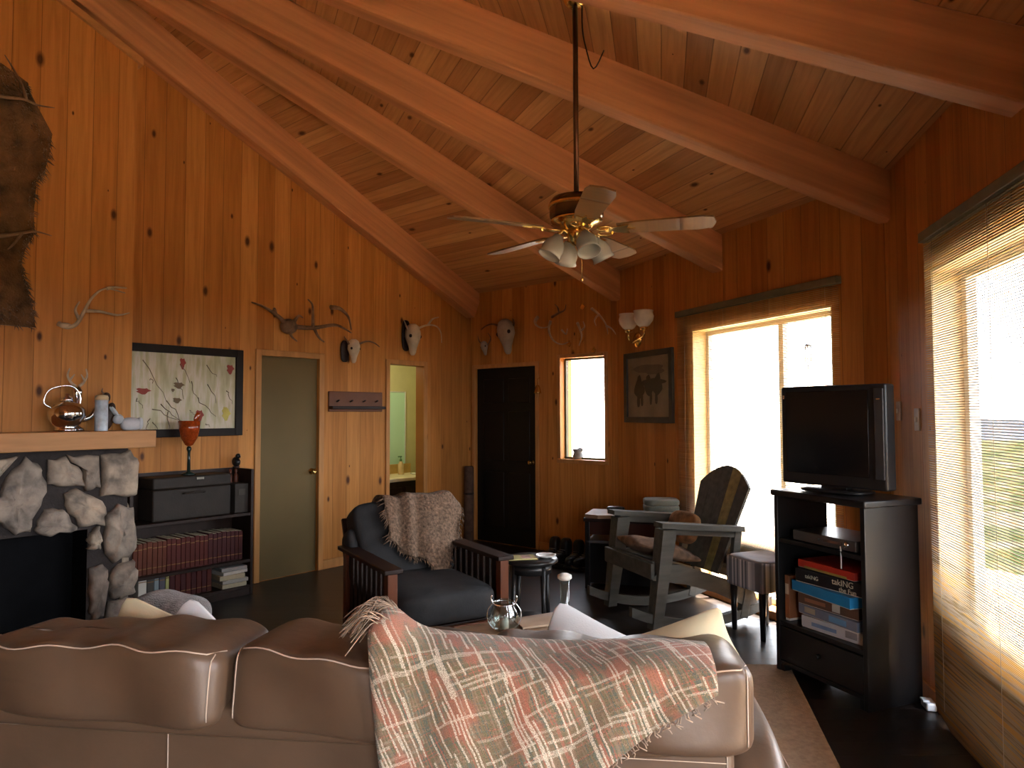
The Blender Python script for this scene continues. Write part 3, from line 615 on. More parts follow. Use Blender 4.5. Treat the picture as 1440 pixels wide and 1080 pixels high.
# ------------------------------------------------------------------ framed pictures
def bar_frame(b, u0, u1, z0, z1, w, d):
    for x in (u0 + w / 2, u1 - w / 2): b.box((x, -d / 2, (z0 + z1) / 2), (w, d, z1 - z0), bev=.004)
    for z in (z0 + w / 2, z1 - w / 2): b.box(((u0 + u1) / 2, -d / 2, z), (u1 - u0 - 2 * w + .002, d, w), bev=.004)
pu1, pzt = WL.hit(340, 493); pzb = WL.hit(338, 612)[1]; pu0 = pu1 - 1.24
t = thing('framed_picture', 'wide framed picture of pale trees with dark twigs and red leaves in a dark frame', 'picture', WL.mat((pu0 + pu1) / 2, 0, (pzt + pzb) / 2))
W_, H_ = (pu1 - pu0) / 2, (pzt - pzb) / 2
b = MB(); bar_frame(b, -W_, W_, -H_, H_, .065, .035); b.build('picture_frame', mat('very dark brown frame', (.012, .007, .005), .5, spec=.2), t)
def art_mat():
    m, nt, bs = nm('pale birch painting'); tc = N(nt, 'ShaderNodeTexCoord'); mp = N(nt, 'ShaderNodeMapping'); mp.inputs['Scale'].default_value = (9, 1, 1.6); nt.links.new(tc.outputs['Object'], mp.inputs[0])
    no = N(nt, 'ShaderNodeTexNoise'); no.inputs['Scale'].default_value = 1.6; no.inputs['Detail'].default_value = 4; nt.links.new(mp.outputs[0], no.inputs['Vector'])
    nt.links.new(ramp(nt, no.outputs['Fac'], [(.32, (.30, .27, .13)), (.46, (.43, .39, .23)), (.56, (.52, .46, .35)), (.7, (.37, .33, .17))]), bs.inputs['Base Color']); bs.inputs['Roughness'].default_value = .35; return m
b = MB(); b.box((0, -.01, 0), (2 * W_ - .12, .008, 2 * H_ - .12)); rs = random.Random(11)
def twig(x0, z0_, x1, z1_, w, mi):
    b.mi = mi; P = [Vector((x0 + (x1 - x0) * k / 5 + rs.uniform(-.012, .012), -.0155, z0_ + (z1_ - z0_) * k / 5 + rs.uniform(-.012, .012))) for k in range(6)]; b.tube(P, taper(6, w, w * .4), 4)
xr = lambda px: WL.hit(px, 550)[0] - (pu0 + pu1) / 2
zr = lambda py: WL.hit(265, py)[1] - (pzt + pzb) / 2
for q in ((199, 510, 235, 565), (235, 565, 258, 596), (254, 512, 266, 538), (266, 538, 276, 560), (276, 560, 302, 585), (215, 575, 256, 592), (290, 513, 304, 530), (318, 548, 326, 566), (292, 540, 304, 565), (190, 562, 200, 573), (216, 595, 224, 604), (225, 570, 254, 590), (209, 535, 216, 540), (210, 590, 206, 605), (265, 578, 272, 584), (288, 596, 294, 601), (236, 580, 238, 604), (247, 530, 258, 562)): twig(xr(q[0]), zr(q[1]), xr(q[2]), zr(q[3]), .0038, 1)
def leaf(px, py, w, h, mi): b.mi = mi; b.prism([(xr(px) + w * math.cos(a) * (1 + .3 * math.cos(5 * a)), -.0145, zr(py) + h * math.sin(a) * (1 + .3 * math.sin(3 * a))) for a in [2 * math.pi * k / 14 for k in range(14)]], (0, -.002, 0))
for q in ((200, 551, .05, .024, 2), (255, 511, .022, .045, 2), (322, 516, .03, .04, 2), (280, 584, .03, .05, 2), (248, 563, .032, .022, 3), (250, 542, .04, .025, 3), (242, 549, .013, .013, 3), (317, 582, .035, .05, 4), (316, 575, .02, .02, 4)): leaf(*q)
b.build('canvas', [art_mat(), mat('twig paint', (.15, .11, .07), .6), mat('red leaf paint', (.27, .045, .03), .6), mat('brown leaf paint', (.14, .09, .045), .6), mat('yellow leaf paint', (.48, .42, .10), .6)], t)

fu0, fzt0 = W2.hit(880, 499); fu1, fzt1 = W2.hit(948, 487); fzb = W2.hit(884, 594)[1]; fzt = (fzt0 + fzt1) / 2
t = thing('framed_photograph', 'upright sepia photograph of riders in a dark grey frame beneath the wall lamp', 'picture', W2.mat((fu0 + fu1) / 2, 0, (fzt + fzb) / 2))
W_, H_ = (fu1 - fu0) / 2, (fzt - fzb) / 2
b = MB(); bar_frame(b, -W_, W_, -H_, H_, .055, .03); b.build('picture_frame', mat('dark grey weathered frame', (.05, .045, .036), .5, var=.3), t)
b = MB(); b.box((0, -.008, 0), (2 * W_ - .1, .008, 2 * H_ - .1)); b.mi = 1
def blob(x, z, w, h, mi, d=.0125):
    b.mi = mi; b.prism([(x * W_ + w * W_ * math.cos(a) * (1 + .12 * math.sin(3 * a + x * 9)), -d, z * H_ + h * H_ * math.sin(a) * (1 + .12 * math.cos(4 * a + z * 9))) for a in [2 * math.pi * k / 16 for k in range(16)]], (0, -.0015, 0))
for q in ((-.36, -.05, .22, .26, 1), (-.36, .18, .09, .16, 1), (.05, 0, .2, .24, 1), (.02, .2, .08, .13, 1), (.38, .02, .2, .25, 1), (.42, .22, .09, .14, 1), (.2, .12, .5, .1, 1), (-.4, -.38, .06, .2, 1), (-.25, -.35, .05, .2, 1), (.12, -.32, .05, .2, 1), (.34, -.3, .05, .2, 1), (.0, .5, .6, .12, 2), (.3, .42, .35, .1, 2)): blob(*q, d=.0125 + .0006 * abs(q[0]))
b.build('photo_print', [mat('sepia paper', (.23, .19, .135), .3, var=.3, scale=4), mat('sepia dark tone', (.05, .035, .025), .35), mat('sepia middle tone', (.13, .10, .07), .35)], t)

# ------------------------------------------------------------------ antlers and skulls along the walls
def wall_thing(fr, px, py, name, lab, cat, group=None):
    u0, z0 = fr.hit(px, py); t = thing(name, lab, cat, fr.mat(u0, 0, z0), group); return t, (lambda pl, e=.03: px_poly(fr, u0, z0, pl, e))
t, P = wall_thing(WL, 425, 458, 'mounted_antler', 'wide dark branching antlers above the olive closet door', 'antler')
for k, pl in enumerate(([(412, 459, .05), (440, 461, .1), (470, 457, .13), (484, 462, .15), (494, 468, .12)], [(404, 458, .05), (394, 447, .09), (382, 438, .12), (368, 430, .16), (354, 425, .2)], [(440, 461, .1), (440, 440, .14), (439, 428, .15), (433, 421, .16)], [(441, 460, .1), (448, 474, .14), (456, 481, .15)], [(407, 462, .06), (410, 473, .1), (418, 480, .11)], [(414, 452, .07), (420, 444, .1), (426, 447, .1)], [(465, 432, .2), (478, 434, .2), (490, 446, .18), (494, 464, .13)], [(388, 443, .1), (386, 434, .13), (384, 437, .14)])):
    b = MB(); horn(b, P(pl), .024 if k < 2 or k == 6 else .017, .006); b.build('main_beam' if k < 2 else 'tine', M_ANTLER, t)
b = MB(); b.puff(P([(406, 459, .05)])[0], (.16, .1, .14), k=2.3, sub=7); b.build('skull_plate', M_ANTLER, t)
t, P = wall_thing(WL, 493, 492, 'mounted_skull', 'small white skull with dark backing between the closet and the bathroom doorway', 'skull')
skull(t, P([(495, 494, .05)])[0], .24); b = MB(); b.puff(P([(485, 494, .02)])[0], (.1, .03, .22), k=3, sub=6); b.build('backing_board', M_DKWOOD, t)
for pl in ([(492, 486, .06), (488, 479, .1), (484, 473, .12)], [(500, 486, .06), (515, 480, .1), (526, 482, .12), (534, 488, .14)]):
    b = MB(); horn(b, P(pl), .012, .004); b.build('antler', M_ANTLER, t)
t, P = wall_thing(WL, 578, 476, 'mounted_skull', 'bleached skull with spreading antlers over the bathroom doorway', 'skull')
skull(t, P([(577, 478, .06)])[0], .34); b = MB(); b.puff(P([(571, 472, .02)])[0], (.12, .03, .34), k=3, sub=6); b.build('backing_board', M_DKWOOD, t)
for pl in ([(575, 468, .08), (571, 458, .12), (568, 450, .14)], [(581, 468, .08), (590, 461, .14), (602, 457, .2), (614, 459, .24), (620, 468, .26), (621, 482, .26)], [(602, 457, .2), (608, 449, .2), (617, 446, .2)]):
    b = MB(); horn(b, P(pl), .014, .004); b.build('antler', M_ANTLERP, t)
t, P = wall_thing(W1, 714, 475, 'mounted_skull', 'long pale skull above the dark front door', 'skull')
skull(t, P([(716, 474, .07)])[0], .40, tilt=R(-8), m=mat('dusty bone', (.33, .26, .2), .7, var=.2))
for pl in ([(706, 460, .06), (694, 456, .1), (684, 458, .12), (676, 464, .14)], [(721, 460, .06), (723, 454, .1), (721, 448, .1)]):
    b = MB(); horn(b, P(pl), .014, .004); b.build('horn', M_ANTLER, t)
t, P = wall_thing(W1, 683, 490, 'mounted_skull', 'little pale skull over the hinge corner of the dark front door', 'skull')
skull(t, P([(683, 490, .05)])[0], .17, tilt=R(-12), m=mat('dusty bone', (.33, .26, .2), .7, var=.2))
for pl in ([(680, 485, .06), (674, 480, .08), (672, 472, .1)], [(686, 485, .06), (690, 476, .08), (686, 468, .1)]):
    b = MB(); horn(b, P(pl), .010, .003); b.build('horn', M_ANTLER, t)
def arc(cx, cy, rx, ry, a0, a1, e, n=7): return [(cx + rx * math.cos(R(a0 + (a1 - a0) * k / (n - 1))), cy - ry * math.sin(R(a0 + (a1 - a0) * k / (n - 1))), e) for k in range(n)]
sheds = [('curled pale shed antler nearest the front door above the narrow window', [arc(764, 452, 12, 9, 130, 340, .06), [(757, 446, .06), (754, 452, .05), (753, 458, .05)]]),
         ('bowl-shaped shed antler curving just over the narrow window', [arc(790, 462, 18, 22, 150, 300, .08), [(790, 464, .08), (796, 470, .1), (798, 462, .1)]]),
         ('slim shed antler rising above the middle of the narrow window', [[(812, 454, .06), (816, 464, .08), (818, 474, .09), (814, 486, .08)], [(816, 466, .08), (822, 460, .09), (820, 452, .1)]]),
         ('long shed antler curving down toward the wall lamp', [[(832, 434, .1), (842, 442, .12), (852, 456, .12), (855, 470, .1)], [(842, 442, .12), (836, 450, .12), (838, 458, .12)], [(852, 458, .12), (860, 462, .1), (866, 470, .1)]]),
         ('dark shed antler above the curled one near the front door', [[(776, 446, .05), (786, 440, .07), (794, 436, .08), (796, 428, .08)], [(786, 440, .07), (784, 432, .08), (780, 428, .08)]])]
for i, (lab, pls) in enumerate(sheds):
    t, P = wall_thing(W1, pls[0][0][0], pls[0][0][1], 'mounted_antler', lab, 'antler')
    for k, pl in enumerate(pls):
        b = MB(); horn(b, P(pl), .016 if k == 0 else .012, .004); b.build('main_beam' if k == 0 else 'tine', M_ANTLER if i == 4 else M_ANTLERP, t)
brs = [('bright brass tag hanging highest above the narrow window', 820, 432), ('bright brass tag just above the narrow window head', 819, 477), ('small brass bell over the corner of the narrow window', 801, 484), ('flat brass clip on the head of the narrow window', 836, 493)]
for lab, px, py in brs:
    t, P = wall_thing(W1, px, py, 'brass_tag', lab, 'ornament')
    b = MB(); b.box((0, -.012, 0), (.05, .008, .05), rot=Euler((0, R(30), 0)), bev=.003); b.build('plate', M_BRASS, t)
    b = MB(); b.tube([(0, 0, .035), (0, -.012, .035)], .006, 6); b.build('nail', M_BRASS, t)
t, P = wall_thing(W1, 760, 548, 'hanging_bell', 'small brass bell hanging beside the dark front door', 'bell')
b = MB(); b.lathe([(0, .05), (.012, .05), (.03, .02), (.04, -.03), (.045, -.04), (0, -.03)], 14, Matrix.Translation((0, -.05, 0))); b.build('bell_body', M_BRASS, t)
b = MB(); b.tube([(0, -.05, .05), (0, -.05, .12), (0, -.01, .13)], .004, 6); b.build('hook', M_BRASS, t)
# wooden rack between closet and bathroom
ru0, rz1 = WL.hit(461, 550); ru1, rz0 = WL.hit(536, 579)
t = thing('wall_rack', 'small reddish wooden board with pegs on the wall beside the bathroom doorway', 'rack', WL.mat((ru0 + ru1) / 2, 0, (rz0 + rz1) / 2))
w_, h_ = ru1 - ru0, rz1 - rz0
b = MB(); b.box((0, -.011, 0), (w_, .022, h_), bev=.006); b.build('board', mat('reddish brown board', (.15, .058, .028), .5, var=.25, scale=3), t)
b = MB(); b.box((0, -.045, -h_ * .3), (w_, .07, .03), bev=.004); b.build('ledge', M_DKWOOD, t)
for k in range(4): b = MB(); b.tube([(w_ * (-.36 + .24 * k), -.02, -.0), (w_ * (-.36 + .24 * k), -.06, .012)], .008, 8); b.build('peg', M_DKWOOD, t)
# narrow-window ornament
u_, z_ = W1.hit(812, 644, -.06); t = thing('window_ornament', 'small grey ornament standing in the lower corner of the narrow window', 'ornament', W1.mat(u_, -.07, nB))
b = MB(); b.lathe([(0, 0), (.05, 0), (.06, .03), (.045, .07), (.06, .1), (.05, .11), (0, .1)], 14); b.build('bowl', mat('grey pewter', (.25, .25, .24), .5, var=.3, scale=30), t)
b = MB(); b.puff((.03, 0, .1), (.07, .05, .05), k=2.2, sub=5); b.build('bird', mat('grey pewter', (.25, .25, .24)), t)
# wall lamp
t, P = wall_thing(W2, 895, 470, 'wall_lamp', 'brass wall lamp with two white tulip shades above the sepia photograph', 'lamp')
b = MB(); b.lathe([(0, 0), (.075, 0), (.07, .012), (.03, .022), (0, .024)], 18, P([(897, 478, .0)])[0].to_4d() and Matrix.Translation(P([(897, 478, .0)])[0]) @ Matrix.Rotation(R(90), 4, 'X')); b.build('back_plate', M_BRASS, t)
for px, py in ((884, 466), (905, 462)):
    c = P([(px, py, .16)])[0]; q = P([(897, 478, .02)])[0]
    b = MB(); b.tube(smooth_pts([q, q + Vector((0, -.06, -.03)), c + Vector((0, 0, -.06)), c + Vector((0, 0, -.01))]), .009, 7); b.build('arm', M_BRASS, t)
    b = MB(); b.lathe([(0, -.01), (.03, -.01), (.036, .01), (.03, .02), (0, .02)], 14, Matrix.Translation(c)); b.build('cup', M_BRASS, t)
    b = MB(); b.lathe([(.03, .015), (.055, .03), (.085, .07), (.095, .11), (.085, .145), (.092, .165), (.088, .165), (.08, .14), (.088, .11), (.078, .072), (.05, .036), (.025, .022)], 20, Matrix.Translation(c)); b.build('glass_shade', mat('white glass shade', (.72, .68, .6), .25), t)
# switches
for lab, px, py, h in (('small pale wall plate above the black cabinet', 1265, 578, .11), ('pale light switch between the television and the glass door', 1291, 590, .12)):
    fr = W3; t, P = wall_thing(fr, px, py, 'light_switch', lab, 'switch')
    b = MB(); b.box((0, -.004, 0), (.075, .008, h), bev=.003); b.build('cover_plate', mat('tan plastic plate', (.33, .24, .17), .4), t)
    b = MB(); b.box((0, -.011, 0), (.012, .012, .026), bev=.002); b.build('toggle', mat('pale toggle', (.6, .55, .45), .4), t)
# ------------------------------------------------------------------ bathroom
VE = .75; VZ = .80                                      # vanity front, metres behind the wall face
vu, vz_ = WL.hit(570, 672, -VE); VZ = vz_; print('vanity', vu, VZ)
t = thing('vanity', 'dark bathroom vanity with a pale counter seen through the doorway', 'cabinet', WL.mat(vu, -VE, 0)); vw = 1.1
b = MB(); b.box((0, .30, VZ / 2 - .01), (vw, .5, VZ - .06), bev=.004); b.build('cabinet_body', M_DKWOOD, t)
b = MB(); b.box((0, .28, VZ - .02), (vw + .04, .56, .045), bev=.01); b.build('counter', mat('pale cream counter', (.78, .72, .52), .25), t)
b = MB(); b.box((0, .55, VZ + .06), (vw + .04, .025, .13), bev=.004); b.build('backsplash', mat('tan backsplash', (.42, .27, .08), .4), t)
for s_ in (-1, 1):
    b = MB(); b.box((s_ * .27, .043, VZ / 2 - .01), (.48, .014, VZ * .7), bev=.005); d = b.build('door', M_DKWOOD, t)
    b = MB(); b.tube([(s_ * .08, .035, .5), (s_ * .08, .012, .5)], .012, 8); b.build('knob', M_BRASS, d)
fq = WL.hit(593, 655, -VE - .3)[0] - vu
b = MB(); b.lathe([(0, VZ + .003), (.03, VZ + .003), (.03, VZ + .02), (.012, VZ + .03), (.011, VZ + .14), (0, VZ + .14)], 12, Matrix.Translation((fq, .36, 0))); b.tube(smooth_pts([Vector((fq, .36, VZ + .13)), Vector((fq, .3, VZ + .17)), Vector((fq, .22, VZ + .15)), Vector((fq, .2, VZ + .11))]), .011, 8); b.build('faucet', M_CHROME, t)
b = MB(); b.lathe([(0, VZ + .004), (.17, VZ + .004), (.19, VZ + .012), (.17, VZ + .016), (.12, VZ + .006), (0, VZ + .006)], 24, Matrix.Translation((fq - .02, .22, 0))); b.build('basin', mat('white basin', (.8, .8, .74), .15), t)
q = WL.hit(568, 660, -VE - .34); t = thing('soap_bottle', 'tan soap bottle with a green pump on the bathroom counter', 'bottle', WL.mat(q[0], -VE - .40, VZ + .004))
b = MB(); b.lathe([(0, 0), (.035, 0), (.038, .01), (.038, .13), (.02, .16), (.014, .17), (0, .17)], 16); b.build('body', mat('tan soap', (.55, .42, .22), .3), t)
b = MB(); b.lathe([(0, .168), (.016, .168), (.016, .19), (.006, .2), (.006, .225), (0, .225)], 12); b.box((-.015, 0, .228), (.06, .016, .014), bev=.003); b.build('pump', mat('green pump', (.08, .2, .09), .4), t)
BE = -.12 - BY
m1, mz1 = WL.hit(570, 552, BE + .03); mz0 = WL.hit(569, 652, BE + .03)[1]; mw = .62
t = thing('mirror', 'tall mirror panel with painted pale mint reflection on the bathroom wall above the counter', 'mirror', WL.mat(m1 - mw / 2, BE, (mz0 + mz1) / 2))
b = MB(); b.box((0, -.012, 0), (mw, .02, mz1 - mz0), bev=.003); b.build('panel', mat('painted mint reflection', (.50, .78, .56), .3, var=.05, scale=1.5), t)  # the mirror's pale reflection is put into a flat mint colour
b = MB(); bar_frame(b, -mw / 2 - .012, mw / 2 + .012, -(mz1 - mz0) / 2 - .012, (mz1 - mz0) / 2 + .012, .012, .03); b.build('edge_strip', M_ALU, t)
# ------------------------------------------------------------------ sofa, seen from behind
SX = Vector((1.93, -.235, 0)).normalized(); SY = Vector((-SX.y, SX.x, 0)); SO = Vector((.53, 1.70, 0))
SM = Matrix(((SX.x, SY.x, 0, SO.x), (SX.y, SY.y, 0, SO.y), (0, 0, 1, 0), (0, 0, 0, 1)))     # x: -2.2..0 along the back, y: toward the seat
sofa = thing('sofa', 'long brown leather sofa with its back to the viewer', 'sofa', SM)
SL = 2.24
def px_on_back(px, py, y=-.05):
    """point on the plane just behind the sofa back, in sofa x,z"""
    r = ray(px, py); q = SO + SY * y; t = (q - EYEP).dot(SY) / r.dot(SY); P = EYEP + r * t; return ((P - SO).dot(SX), P.z)
b = MB(); b.box((-SL / 2, .11, .385), (SL, .22, .63), bev=.02, segs=3); b.build('back_panel', M_LEATHER, sofa)
b = MB(); b.puff((-SL / 2, .085, .70), (SL + .01, .2, .09), k=5, sub=14); b.build('back_rail', M_LEATHER, sofa)
b = MB(); b.box((-SL / 2, .52, .2), (SL - .02, .9, .26), bev=.02); b.build('seat_base', M_LEATHER, sofa)
for x in (-SL + .06, -.06):
    for y in (.08, .9):
        b = MB(); b.tube([(x, y, .08), (x, y, 0)], [.03, .022], 10); b.build('foot', M_DKWOOD, sofa)
for i in range(3):
    cx = -.33 - .66 * i
    b = MB(); b.puff((cx, .62, .41), (.655, .72, .2), k=5, sub=12); b.build('seat_cushion', M_LEATHER, sofa)
def back_cushion(cx, w, seed):
    r = random.Random(seed); ph = [r.uniform(0, 6) for _ in range(6)]
    def warp(q):
        x, y, z = q
        y += -.02 * math.sin(4 * x / w + ph[0]) * (1 if y < 0 else 0) + .012 * math.sin(14 * x + 9 * z + ph[1])
        z += .007 * math.sin(9 * x + ph[2]) * (z > 0) + .006 * math.sin(31 * x + ph[3]) * (z > .06)
        pin = (abs(x) / (w / 2)) ** 8
        y *= 1 - .08 * pin; z *= 1 - .05 * pin
        return Vector((x, y, z))
    b = MB(); b.puff((0, 0, 0), (w, .34, .21), k=8.5, sub=24, warp=warp); b.puff((0, .15, -.15), (w * .97, .2, .42), k=5, sub=10)
    o = b.build('back_cushion', M_LEATHER, sofa, M=Matrix.Translation((cx, .130, .782)) @ Matrix.Rotation(R(-3), 4, 'X'))
    # pale twin-needle seams along the top rear edge and down the sides
    b = MB(); xs = [-w / 2 * .955 + w * .955 * k / 30 for k in range(31)]
    def surf(x, zz):
        n = ((abs(2 * x / w)) ** 8.5 + abs(zz) ** 8.5); n = min(n, .995); yy = -(1 - n) ** (1 / 8.5)
        return warp(Vector((x, yy * .17, zz * .105))) + Vector((0, -.002, .0))
    P = [surf(x, .88) for x in xs]; b.tube(P, .0022, 5)
    b.tube([p + Vector((0, -.0, -.011)) for p in P], .0012, 4)
    for s_ in (-1, 1): b.tube([surf(s_ * w / 2 * .93, .88 - 1.6 * k / 14) for k in range(15)], .002, 5)
    b.build('stitching', M_STITCH, o)
# the three back cushions
for i, (cx, w_) in enumerate(((-.285, .665), (-.952, .665), (-1.65, .725))): back_cushion(cx, w_, 20 + i)
# arms
for s_, cx in ((1, .045), (-1, -SL - .045)):
    b = MB()
    def wp(q, s_=s_):
        x, y, z = q
        z -= .05 * max(0, y) ** 2 / .25; x += .05 * s_ * max(0, z + .1)
        return Vector((x, y, z))
    b.puff((cx, .49, .36), (.2, 1.0, .62), k=4.5, sub=14, warp=wp); a = b.build('arm', mat('brown leather', (.2, .1, .06)), sofa)
    b = MB(); b.tube([(cx + s_ * (.108 + .02 * math.sin(k)*.1), .04 + .9 * k / 10, .60 - .03 * (k / 10) ** 2) for k in range(11)], .002, 5); b.build('stitching', M_STITCH, a)
b = MB()
for x in (-.02, px_on_back(237, 1030, 0)[0]): b.tube([(x, -.0015, .12), (x, -.0015, .68)], .0016, 5)
b.tube([(-SL + .02, -.0015, .664), (-.02, -.0015, .664)], .0012, 5)
st = b.build('stitching', M_STITCH, sofa)

# plaid throw over the back
xl = px_on_back(521, 930)[0]; xr_ = px_on_back(1008, 905)[0] - .005
TZ = .905
def throw(u, v):
    x0 = xl + (xr_ - xl) * u
    # v: 0 on the seat side, .3 over the crest, 1 at the hanging hem
    hem = [(0, .35), (.6, .38), (1., .80)]
    zb = TZ - .05 - (1.05 * (1 - u) ** 1.15) * .62
    zb = max(zb, .28)
    f = .3
    bump = .085 * math.exp(-((u - .02) / .09) ** 2) + .02 * math.sin(u * 9)
    if v < f:
        t = v / f; a = R(90) * t
        y = .30 - .26 * math.sin(a) * 1.0; z = TZ - .15 * (1 - t) ** 5 + bump * math.sin(a) ** 2 + .004
        if t > .6: pass
    else:
        t = (v - f) / (1 - f); zt = TZ + bump + .004
        z = zt + (zb - zt) * t
        drop = zt - z
        y = .04 - .105 * (1 - math.exp(-drop / .012)) + .012 * max(0, min(1, (drop - .3) / .12))
        y -= .012 * (1 + math.sin(u * 26 + 3 * t)) * min(1, drop / .12) * .6
        x0 += -.04 * t * (1 - u) * 0 + .11 * drop * (1 - u)
    return Vector((x0, y - .012, z))
tb = thing('plaid_throw', 'loosely woven throw in coral, olive and cream plaid draped over the sofa back', 'throw blanket', SM)
b = MB(); b.grid(throw, 70, 60, uvfn=lambda u, v: (throw(u, v).x, (.3 - min(throw(u, v).y, .3)) + (TZ - throw(u, v).z))); b.build('cloth', M_PLAID, tb, solid=.012)
b = MB(); rs = random.Random(2)
for k in range(130):
    t = rs.random(); p = throw(.0 + .06 * rs.random(), .12 + .2 * t); L = rs.uniform(.04, .12); dz = rs.uniform(-.03, .02)
    P_ = [p + Vector((0, 0, .004)), p + Vector((-L * .4, rs.uniform(-.03, .02), .02 + dz * .5)), p + Vector((-L, rs.uniform(-.05, .03), -.035 + dz))]
    P_[2].z = max(P_[2].z, .900); P_[1].z = max(P_[1].z, .906)
    b.tube(smooth_pts(P_), .0014, 4)
for k in range(120):
    u = .01 + .98 * k / 119; p = throw(u, 1.0); L = .016
    b.tube([p, p + Vector((rs.uniform(-.01, .015), -.004, -.6 * L)), p + Vector((rs.uniform(-.015, .025), rs.uniform(-.008, .002), -L))], .0018, 4)
f_ = b.build('fringe', mat('pale fringe yarn', (.36, .26, .19), .95, var=.3, scale=30), tb); f_['kind'] = 'stuff'

# pillows leaning on the seat side of the back cushions
def pillow(name, lab, m, px, py, Y, w, h, rz, tilt, roll, z_extra=0.):
    """px,py is the upper corner that shows"""
    b = MB()
    def wp(q):
        x, y, z = q; f = (1 - abs(2 * x / w) ** 2.2) * (1 - abs(2 * z / h) ** 2.2); ear = 1 + .07 * (abs(2 * x / w) * abs(2 * z / h)) ** 2
        return Vector((x * ear, y * (.12 + .88 * max(0, f)), z * ear))
    b.puff((0, 0, 0), (w, .15, h), k=14, sub=14, warp=wp)
    c = at(px, py, Y); Rm = Matrix.Rotation(rz, 4, 'Z') @ Matrix.Rotation(tilt, 4, 'X') @ Matrix.Rotation(roll, 4, 'Y')
    off = Rm @ Vector((0, 0, (h ** 2 + w ** 2) ** .5 / 2 * 1.0))
    corner = Rm @ Vector((w / 2 * 1.05 * (1 if roll < 0 else -1), 0, h / 2 * 1.05))
    o = b.build(name, m, M=Matrix.Translation(c - corner) @ Rm); tag(o, lab, 'cushion'); return o
pillow('throw_pillow', 'yellowish cream pillow behind the sofa back near the fireplace', M_IVORY, 178, 836, 2.34, .44, .42, R(-8), R(-10), R(16))
pillow('throw_pillow', 'white pillow with a pointed corner between the cream pillow and the plaid throw', M_WHITE, 268, 837, 2.26, .42, .42, R(-4), R(-10), R(36))
pillow('throw_pillow', 'white pillow corner just beyond the glass lantern', M_WHITE, 785, 843, 2.42, .42, .42, R(4), R(-14), R(26))
pillow('throw_pillow', 'cream pillow corner at the end of the plaid throw', M_IVORY, 1012, 852, 2.02, .34, .15, R(-14), R(-12), R(-22))
c = at(232, 834, 2.95); b = MB(); b.puff((0, 0, 0), (.36, .3, .34), k=2.8, sub=16, warp=lambda q: q * (1 + .06 * math.sin(30 * q.x) * math.cos(25 * q.z)))
o = b.build('rolled_blanket', mat('fuzzy grey blanket', (.17, .155, .15), .95, var=.35, scale=30, bump=.8, bscale=140, sheen=.3), M=Matrix.Translation((c.x, c.y, c.z - .17)) @ Matrix.Rotation(R(-12), 4, 'Z')); tag(o, 'fuzzy grey rolled blanket behind the two pale pillows', 'blanket')

# rug
rc = floor_at(1110, 938); rb = floor_at(1180, 1080); rd = (rb - rc).normalized(); rx = Vector((-1, .0, 0)); 
b = MB(); b.prism([rc, rc + rd * 3.0, rc + rd * 3.0 + Vector((-2.9, .25, 0)), rc + Vector((-2.7, .12, 0))], (0, 0, .012)); b.mi = 1
o = b.build('area_rug', [mat('tan woven rug', (.33, .245, .17), .95, var=.16, scale=40, bump=.5, bscale=150)]); o.location.z = .001; tag(o, 'tan flat woven area rug on the dark floor beside the sofa', 'rug')

# coffee table
CT = Vector((-.01, 3.31, 0)); ctz = .46
t = thing('coffee_table', 'low wooden coffee table with a tan top in front of the sofa', 'table', TR(CT.x, CT.y, 0, R(28)))
b = MB(); b.box((0, 0, ctz - .02), (.95, .5, .04), bev=.006); b.build('table_top', mat('tan table wood', (.30, .19, .115), .35, var=.2, scale=3, stretch=(1, 7, 7)), t)
b = MB(); b.box((0, 0, ctz - .08), (.85, .42, .08), bev=.004); b.build('apron', M_REDWOOD, t)
for x in (-.43, .43):
    for y in (-.21, .21): b = MB(); b.box((x, y, (ctz - .04) / 2), (.06, .06, ctz - .04), bev=.004); b.build('leg', M_REDWOOD, t)
q = at(709, 884, 3.40); t = thing('glass_lantern', 'round glass lantern with a wire hoop handle and a white candle on the coffee table', 'lantern', Matrix.Translation((q.x, q.y, ctz)))
b = MB(); b.lathe([(0, .004), (.045, .004), (.066, .03), (.072, .065), (.064, .10), (.05, .122), (.05, .138), (.047, .138), (.047, .122), (.061, .1), (.069, .065), (.062, .03), (.042, .008), (0, .008)], 24); b.build('glass_jar', M_JAR, t)
b = MB(); b.lathe([(0, .009), (.022, .009), (.022, .06), (0, .056)], 16); cd = b.build('candle', mat('white wax', (.72, .68, .6), .5), t)
b = MB(); b.tube([(0, 0, .055), (0, 0, .066)], .0015, 5); b.build('wick', M_BLACK, cd)
b = MB(); b.tube([(.052 * math.cos(2 * math.pi * k / 20), .052 * math.sin(2 * math.pi * k / 20), .128) for k in range(21)], .003, 6); b.tube(smooth_pts([Vector(v) for v in ((-.054, 0, .13), (-.062, 0, .15), (-.058, .0, .165))]), .004, 6); b.tube(smooth_pts([Vector(v) for v in ((.054, 0, .13), (.062, 0, .15), (.058, .0, .165))]), .004, 6)
b.tube(smooth_pts([Vector(v) for v in ((.054, 0, .13), (.08, .0, .09), (.076, 0, .04), (.05, 0, .004))]), .003, 6); b.tube(smooth_pts([Vector(v) for v in ((-.054, 0, .13), (-.08, .0, .09), (-.076, 0, .04), (-.05, 0, .004))]), .003, 6); b.build('wire_handle', M_CHROME, t)
q = at(792, 850, 3.5); t = thing('candle_holder', 'tall slim clear glass candle holder with a pale top on the coffee table', 'candle holder', Matrix.Translation((.265, 3.60, ctz)))
b = MB(); b.lathe([(0, 0), (.04, 0), (.042, .006), (.026, .02), (.024, .03), (.024, .19), (.0215, .19), (.0215, .03), (0, .03)], 18); b.build('glass_stem', M_JAR, t)
